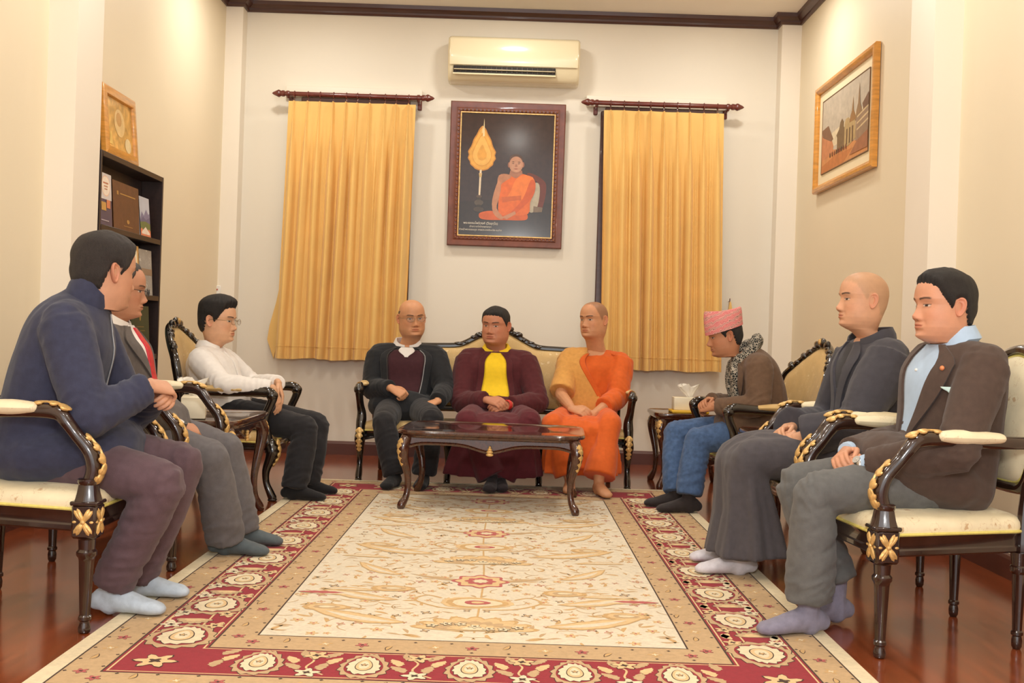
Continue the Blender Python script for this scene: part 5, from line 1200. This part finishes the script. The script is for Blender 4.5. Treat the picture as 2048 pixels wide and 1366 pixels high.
# 7 patterned cap, scarf, brown jacket
hR, hL = clasp(at(1411, 808, 6.60), PI+.05)
p = Person('person wearing a pink patterned cap, black patterned scarf, brown jacket and blue jeans', (1.55, 6.62, .515), at(1485, 702, 6.62), PI, PI+.02,
    Head(at(1449, 672, 6.60), PI+.06, .20, 0, 1.04, nose=1.2), [at(1482, 815, 6.92), at(1518, 812, 6.36)], (hR, hL), [at(1350, 866, 6.78), at(1394, 880, 6.48)], [at(1352, 985, 6.62), at(1378, 990, 6.42)], [V(-1, -.05, 0), V(-1, -.12, 0)], C(184, 126, 92), browc=C(28, 20, 18), wS=1.04, dS=1.06, hunch=.07, stub=.2)
brn = cloth('brown_wool_jacket', C(106, 82, 64)); p.top('jacket', brn, .016, 0, .965, arm=1.14, skirt=1)
vV = lambda v: .05+.45*sm(v, .25, .95)
mb = MB(); p.T.patch(mb, .25, .96, lambda v: -vV(v), vV, .02, .01); p.put(mb, 'shirt_front', cloth('beige_shirt', C(190, 164, 150)))
for g in (-1, 1): mb = MB(); p.T.patch(mb, .2, .95, lambda v: g*vV(v), lambda v: g*(vV(v)+.3*sm(v, .3, .75)*(1-.4*sm(v, .82, .96))), .027, .010); p.put(mb, 'lapel', brn, 40)
p.trousers(cloth('blue_denim', C(72, 96, 134), .85, .22, .3, 300), .013, hemr=.022, thigh=1.02, name='jeans'); p.socks(cloth('charcoal_sock', C(50, 44, 44)))
sc_m = pm('black_white_scarf', C(30, 34, 32), .9, .05, 10, .3, 200); N_, L_, b_ = nodes(sc_m)
nz = N_.new('ShaderNodeTexVoronoi'); nz.feature = 'DISTANCE_TO_EDGE'; nz.inputs['Scale'].default_value = 75; L_.new(N_['Texture Coordinate'].outputs['Object'], nz.inputs[0])
n3 = N_.new('ShaderNodeTexNoise'); n3.inputs['Scale'].default_value = 45; L_.new(N_['Texture Coordinate'].outputs['Object'], n3.inputs[0]); mu = N_.new('ShaderNodeMath'); mu.operation = 'MULTIPLY_ADD'; mu.inputs[1].default_value = -.35; L_.new(n3.outputs[0], mu.inputs[0]); L_.new(nz.outputs[0], mu.inputs[2])
r2 = N_.new('ShaderNodeValToRGB'); r2.color_ramp.interpolation = 'CONSTANT'; r2.color_ramp.elements[0].color = C(176, 166, 150); r2.color_ramp.elements[1].position = -0.0; r2.color_ramp.elements[1].position = .02; r2.color_ramp.elements[1].color = C(34, 38, 36)
ad2 = N_.new('ShaderNodeMath'); ad2.inputs[1].default_value = .10; L_.new(mu.outputs[0], ad2.inputs[0]); L_.new(ad2.outputs[0], r2.inputs[0]); L_.new(r2.outputs[0], b_.inputs['Base Color'])
mb = MB(); f, l, t = p.T.fra(.95); c = p.T.c(.95)
ring = [c+f*.086*math.cos(q)+l*.086*math.sin(q)+V(0, 0, .02-.03*math.cos(q)+.012*math.sin(3*q)) for q in np.linspace(0, 2*PI, 25)[:-1]]
mb.tube(ring, [(.034, .042)]*24, 12, closed=True)
for g, vb in ((1, .18), (-1, .3)):
    mb.tube([p.T.S(.35*g, .955, .02), p.T.S(.30*g, .88, .03), p.T.S(.24*g, .7, .035), p.T.S(.2*g, .5, .035), p.T.S(.16*g, vb, .03)], [(.03, .03), (.04, .03), (.045, .022), (.05, .02), (.055, .018)], 14, up=f, round_=False, k=4)
me = remesh(mb, .007, 3); crumple(me, .008, 24, seed=1); link('scarf', me, sc_m, p.o, p.base, 180)
cap_mt = pm('pink_woven_cap', C(214, 128, 128), .8, .05, 10, .25, 260); N_, L_, b_ = nodes(cap_mt)
mp = N_.new('ShaderNodeMapping'); mp.inputs['Rotation'].default_value = (0, math.radians(28), 0); L_.new(N_['Texture Coordinate'].outputs['Object'], mp.inputs[0])
wv = N_.new('ShaderNodeTexWave'); wv.bands_direction = 'Z'; wv.inputs['Scale'].default_value = 9; wv.inputs['Distortion'].default_value = 2.5; wv.inputs['Detail'].default_value = 1; wv.inputs['Detail Scale'].default_value = 6; L_.new(mp.outputs[0], wv.inputs[0])
r2 = N_.new('ShaderNodeValToRGB'); e = r2.color_ramp.elements; e[0].color = C(222, 136, 132); e[1].color = C(222, 150, 146); e[0].position = 0
for po, cc in ((.30, C(206, 104, 108)), (.45, C(228, 160, 152)), (.80, C(224, 150, 142)), (.86, C(84, 74, 70)), (.93, C(190, 150, 130))): q = e.new(po); q.color = cc
L_.new(wv.outputs[0], r2.inputs[0]); L_.new(r2.outputs[0], b_.inputs['Base Color'])
R = []
for k, (sx, z, sh) in enumerate(((.96, .158, 0), (1.02, .150, 0), (1.03, .165, 0), (1.02, .20, -.002), (1.02, .235, -.006), (1.0, .268, -.010), (.95, .275, -.01), (.6, .268, -.01), (.2, .262, -.01))):
    q = []
    for j in range(40):
        a = 2*PI*j/40; q.append((-.004+sh+.112*sx*math.cos(a), .0885*sx*math.sin(a)*(1-.14*max(0, z-.2)/.07), z+.016*math.cos(a)*(-1 if z < .2 else .2)-(.012*abs(math.sin(a)) if z > .26 else 0)))
    R.append(p.head.W(np.array(q)))
p.put(MB().rings(R), 'patterned_cap', cap_mt, 40)
p.head.hair('hair', 'full', hair_m, p.o, p.base, .006, .008)

# 8 grey robe, shaven head
hR, hL = clasp(at(1565, 868, 4.78), PI+.02)
p = Person('shaven person in a long charcoal grey robe, hands folded, seated beside the brown blazer', (1.62, 4.86, .575), at(1737, 668, 4.86), PI, PI+.08,
    Head(at(1725, 602, 4.85), PI+.07, -.03, 0, 1.09, 1.04, fat=1.08), [at(1655, 845, 5.14), at(1712, 850, 4.58)], (hR, hL), [at(1492, 905, 5.0), at(1500, 915, 4.68)], [at(1462, 1110, 5.0), at(1478, 1135, 4.74)], [V(-1, -.1, 0), V(-1, -.08, 0)], C(214, 161, 127), tint=C(184, 146, 112), tintw=.7, tstyle='shaved', wS=1.08, dS=1.12, hunch=.03)
rob = cloth('charcoal_robe', C(70, 68, 74), .9, .08); p.top('robe_jacket', rob, .018, 0, .96, arm=1.42, amp=.008, cuff=(.05, .05), cuffr=.03, skirt=1)
vV = lambda v: .02+.36*sm(v, .45, .95)
mb = MB(); p.T.patch(mb, .6, .955, lambda v: -vV(v), vV, .018, .01); p.put(mb, 'inner_collar', cloth('inner_robe', C(46, 44, 48)))
for g in (-1, 1): mb = MB(); p.T.patch(mb, .15, .965, lambda v: g*vV(v)-.12*(v < .45)*0, lambda v: g*(vV(v)+.26), .030, .014); p.put(mb, 'robe_lapel', rob, 40)
mb = MB(); p.T.collar(mb, .5, .06, .93, .010, 0); p.put(mb, 'robe_collar', rob, 60)
p.robe_skirt(cloth('charcoal_skirt', C(80, 76, 80), .9, .08), .10, (.2, .22, .24, .27), (.115, .105, .13, .17), .014, 8, hemc=at(1490, 1110, 4.85)); p.socks(cloth('white_sock', C(208, 204, 212)))

# 9 brown blazer, blue shirt
hR, hL = clasp(at(1690, 918, 3.86), PI+.08)
p = Person('person in a dark brown blazer and light blue shirt with pocket square, seated nearest', (1.575, 3.92, .575), at(1904, 674, 3.94), PI+.06, PI+.14,
    Head(at(1886, 614, 3.93), PI+.16, .0, 0, 1.08, 1.05, jaw=1.3, fat=1.06), [at(1828, 880, 4.24), at(1915, 905, 3.62)], (hR, hL), [at(1590, 968, 4.06), at(1630, 985, 3.76)], [at(1672, 1165, 3.98), at(1618, 1200, 3.80)], [V(-.85, -.35, 0), V(-.9, -.25, 0)], C(208, 150, 118), wS=1.1, dS=1.12, belly=.01, hunch=.03)
blz = cloth('dark_brown_blazer', C(80, 64, 56)); p.top('blazer', blz, .016, -.0, .965, arm=1.18, cuff=(.02, .02), skirt=1.25)
blu = cloth('light_blue_shirt', C(176, 198, 222), .75, .03, .1); vV = lambda v: .10+.34*sm(v, .2, .95)
mb = MB(); p.T.patch(mb, .14, .965, lambda v: -vV(v), vV, .019, .01); p.put(mb, 'shirt_front', blu)
mb = MB()
mb.ell(p.T.S(0, .80, .021), V(.006, 0, 0), V(0, .006, 0), V(0, 0, .006), 10, 5); p.put(mb, 'shirt_button', whitep_m)
mb = MB(); p.T.collar(mb, .24, .055, .968, .006, .045, .006, drop=.03, point=.9); p.put(mb, 'shirt_collar', blu, 60)
for g in (-1, 1):
    mb = MB(); p.T.patch(mb, .12, .965, lambda v: g*vV(v), lambda v: g*(vV(v)+.38*sm(v, .15, .75)*(1-.45*sm(v, .84, .97))), .028, .012); p.put(mb, 'lapel', blz, 40)
mb = MB(); p.T.patch(mb, .655, .70, lambda v: .86-.16*sm(v, .66, .70), lambda v: .94+.14*(1-sm(v, .66, .70)), .036, .012, 6, 6); p.put(mb, 'pocket_square', cloth('aqua_silk', C(196, 222, 220), .5))
mb = MB(); mb.ell(p.T.S(.62, .82, .032), V(.008, 0, 0), V(0, .012, 0), V(0, 0, .009), 10, 5); p.put(mb, 'lapel_pin', pm('orange_pin', C(226, 140, 90), .4))
p.trousers(cloth('grey_green_trousers', C(100, 100, 99)), .013, hemr=.026, thigh=1.02); p.socks(cloth('lavender_grey_sock', C(132, 128, 146))); p.cuffs(blu, (0, 1), .004); p.watch(1, steel_m)
p.head.hair('hair', 'full', hair_m, p.o, p.base, .012, .009, quiff=.004, seed=5)
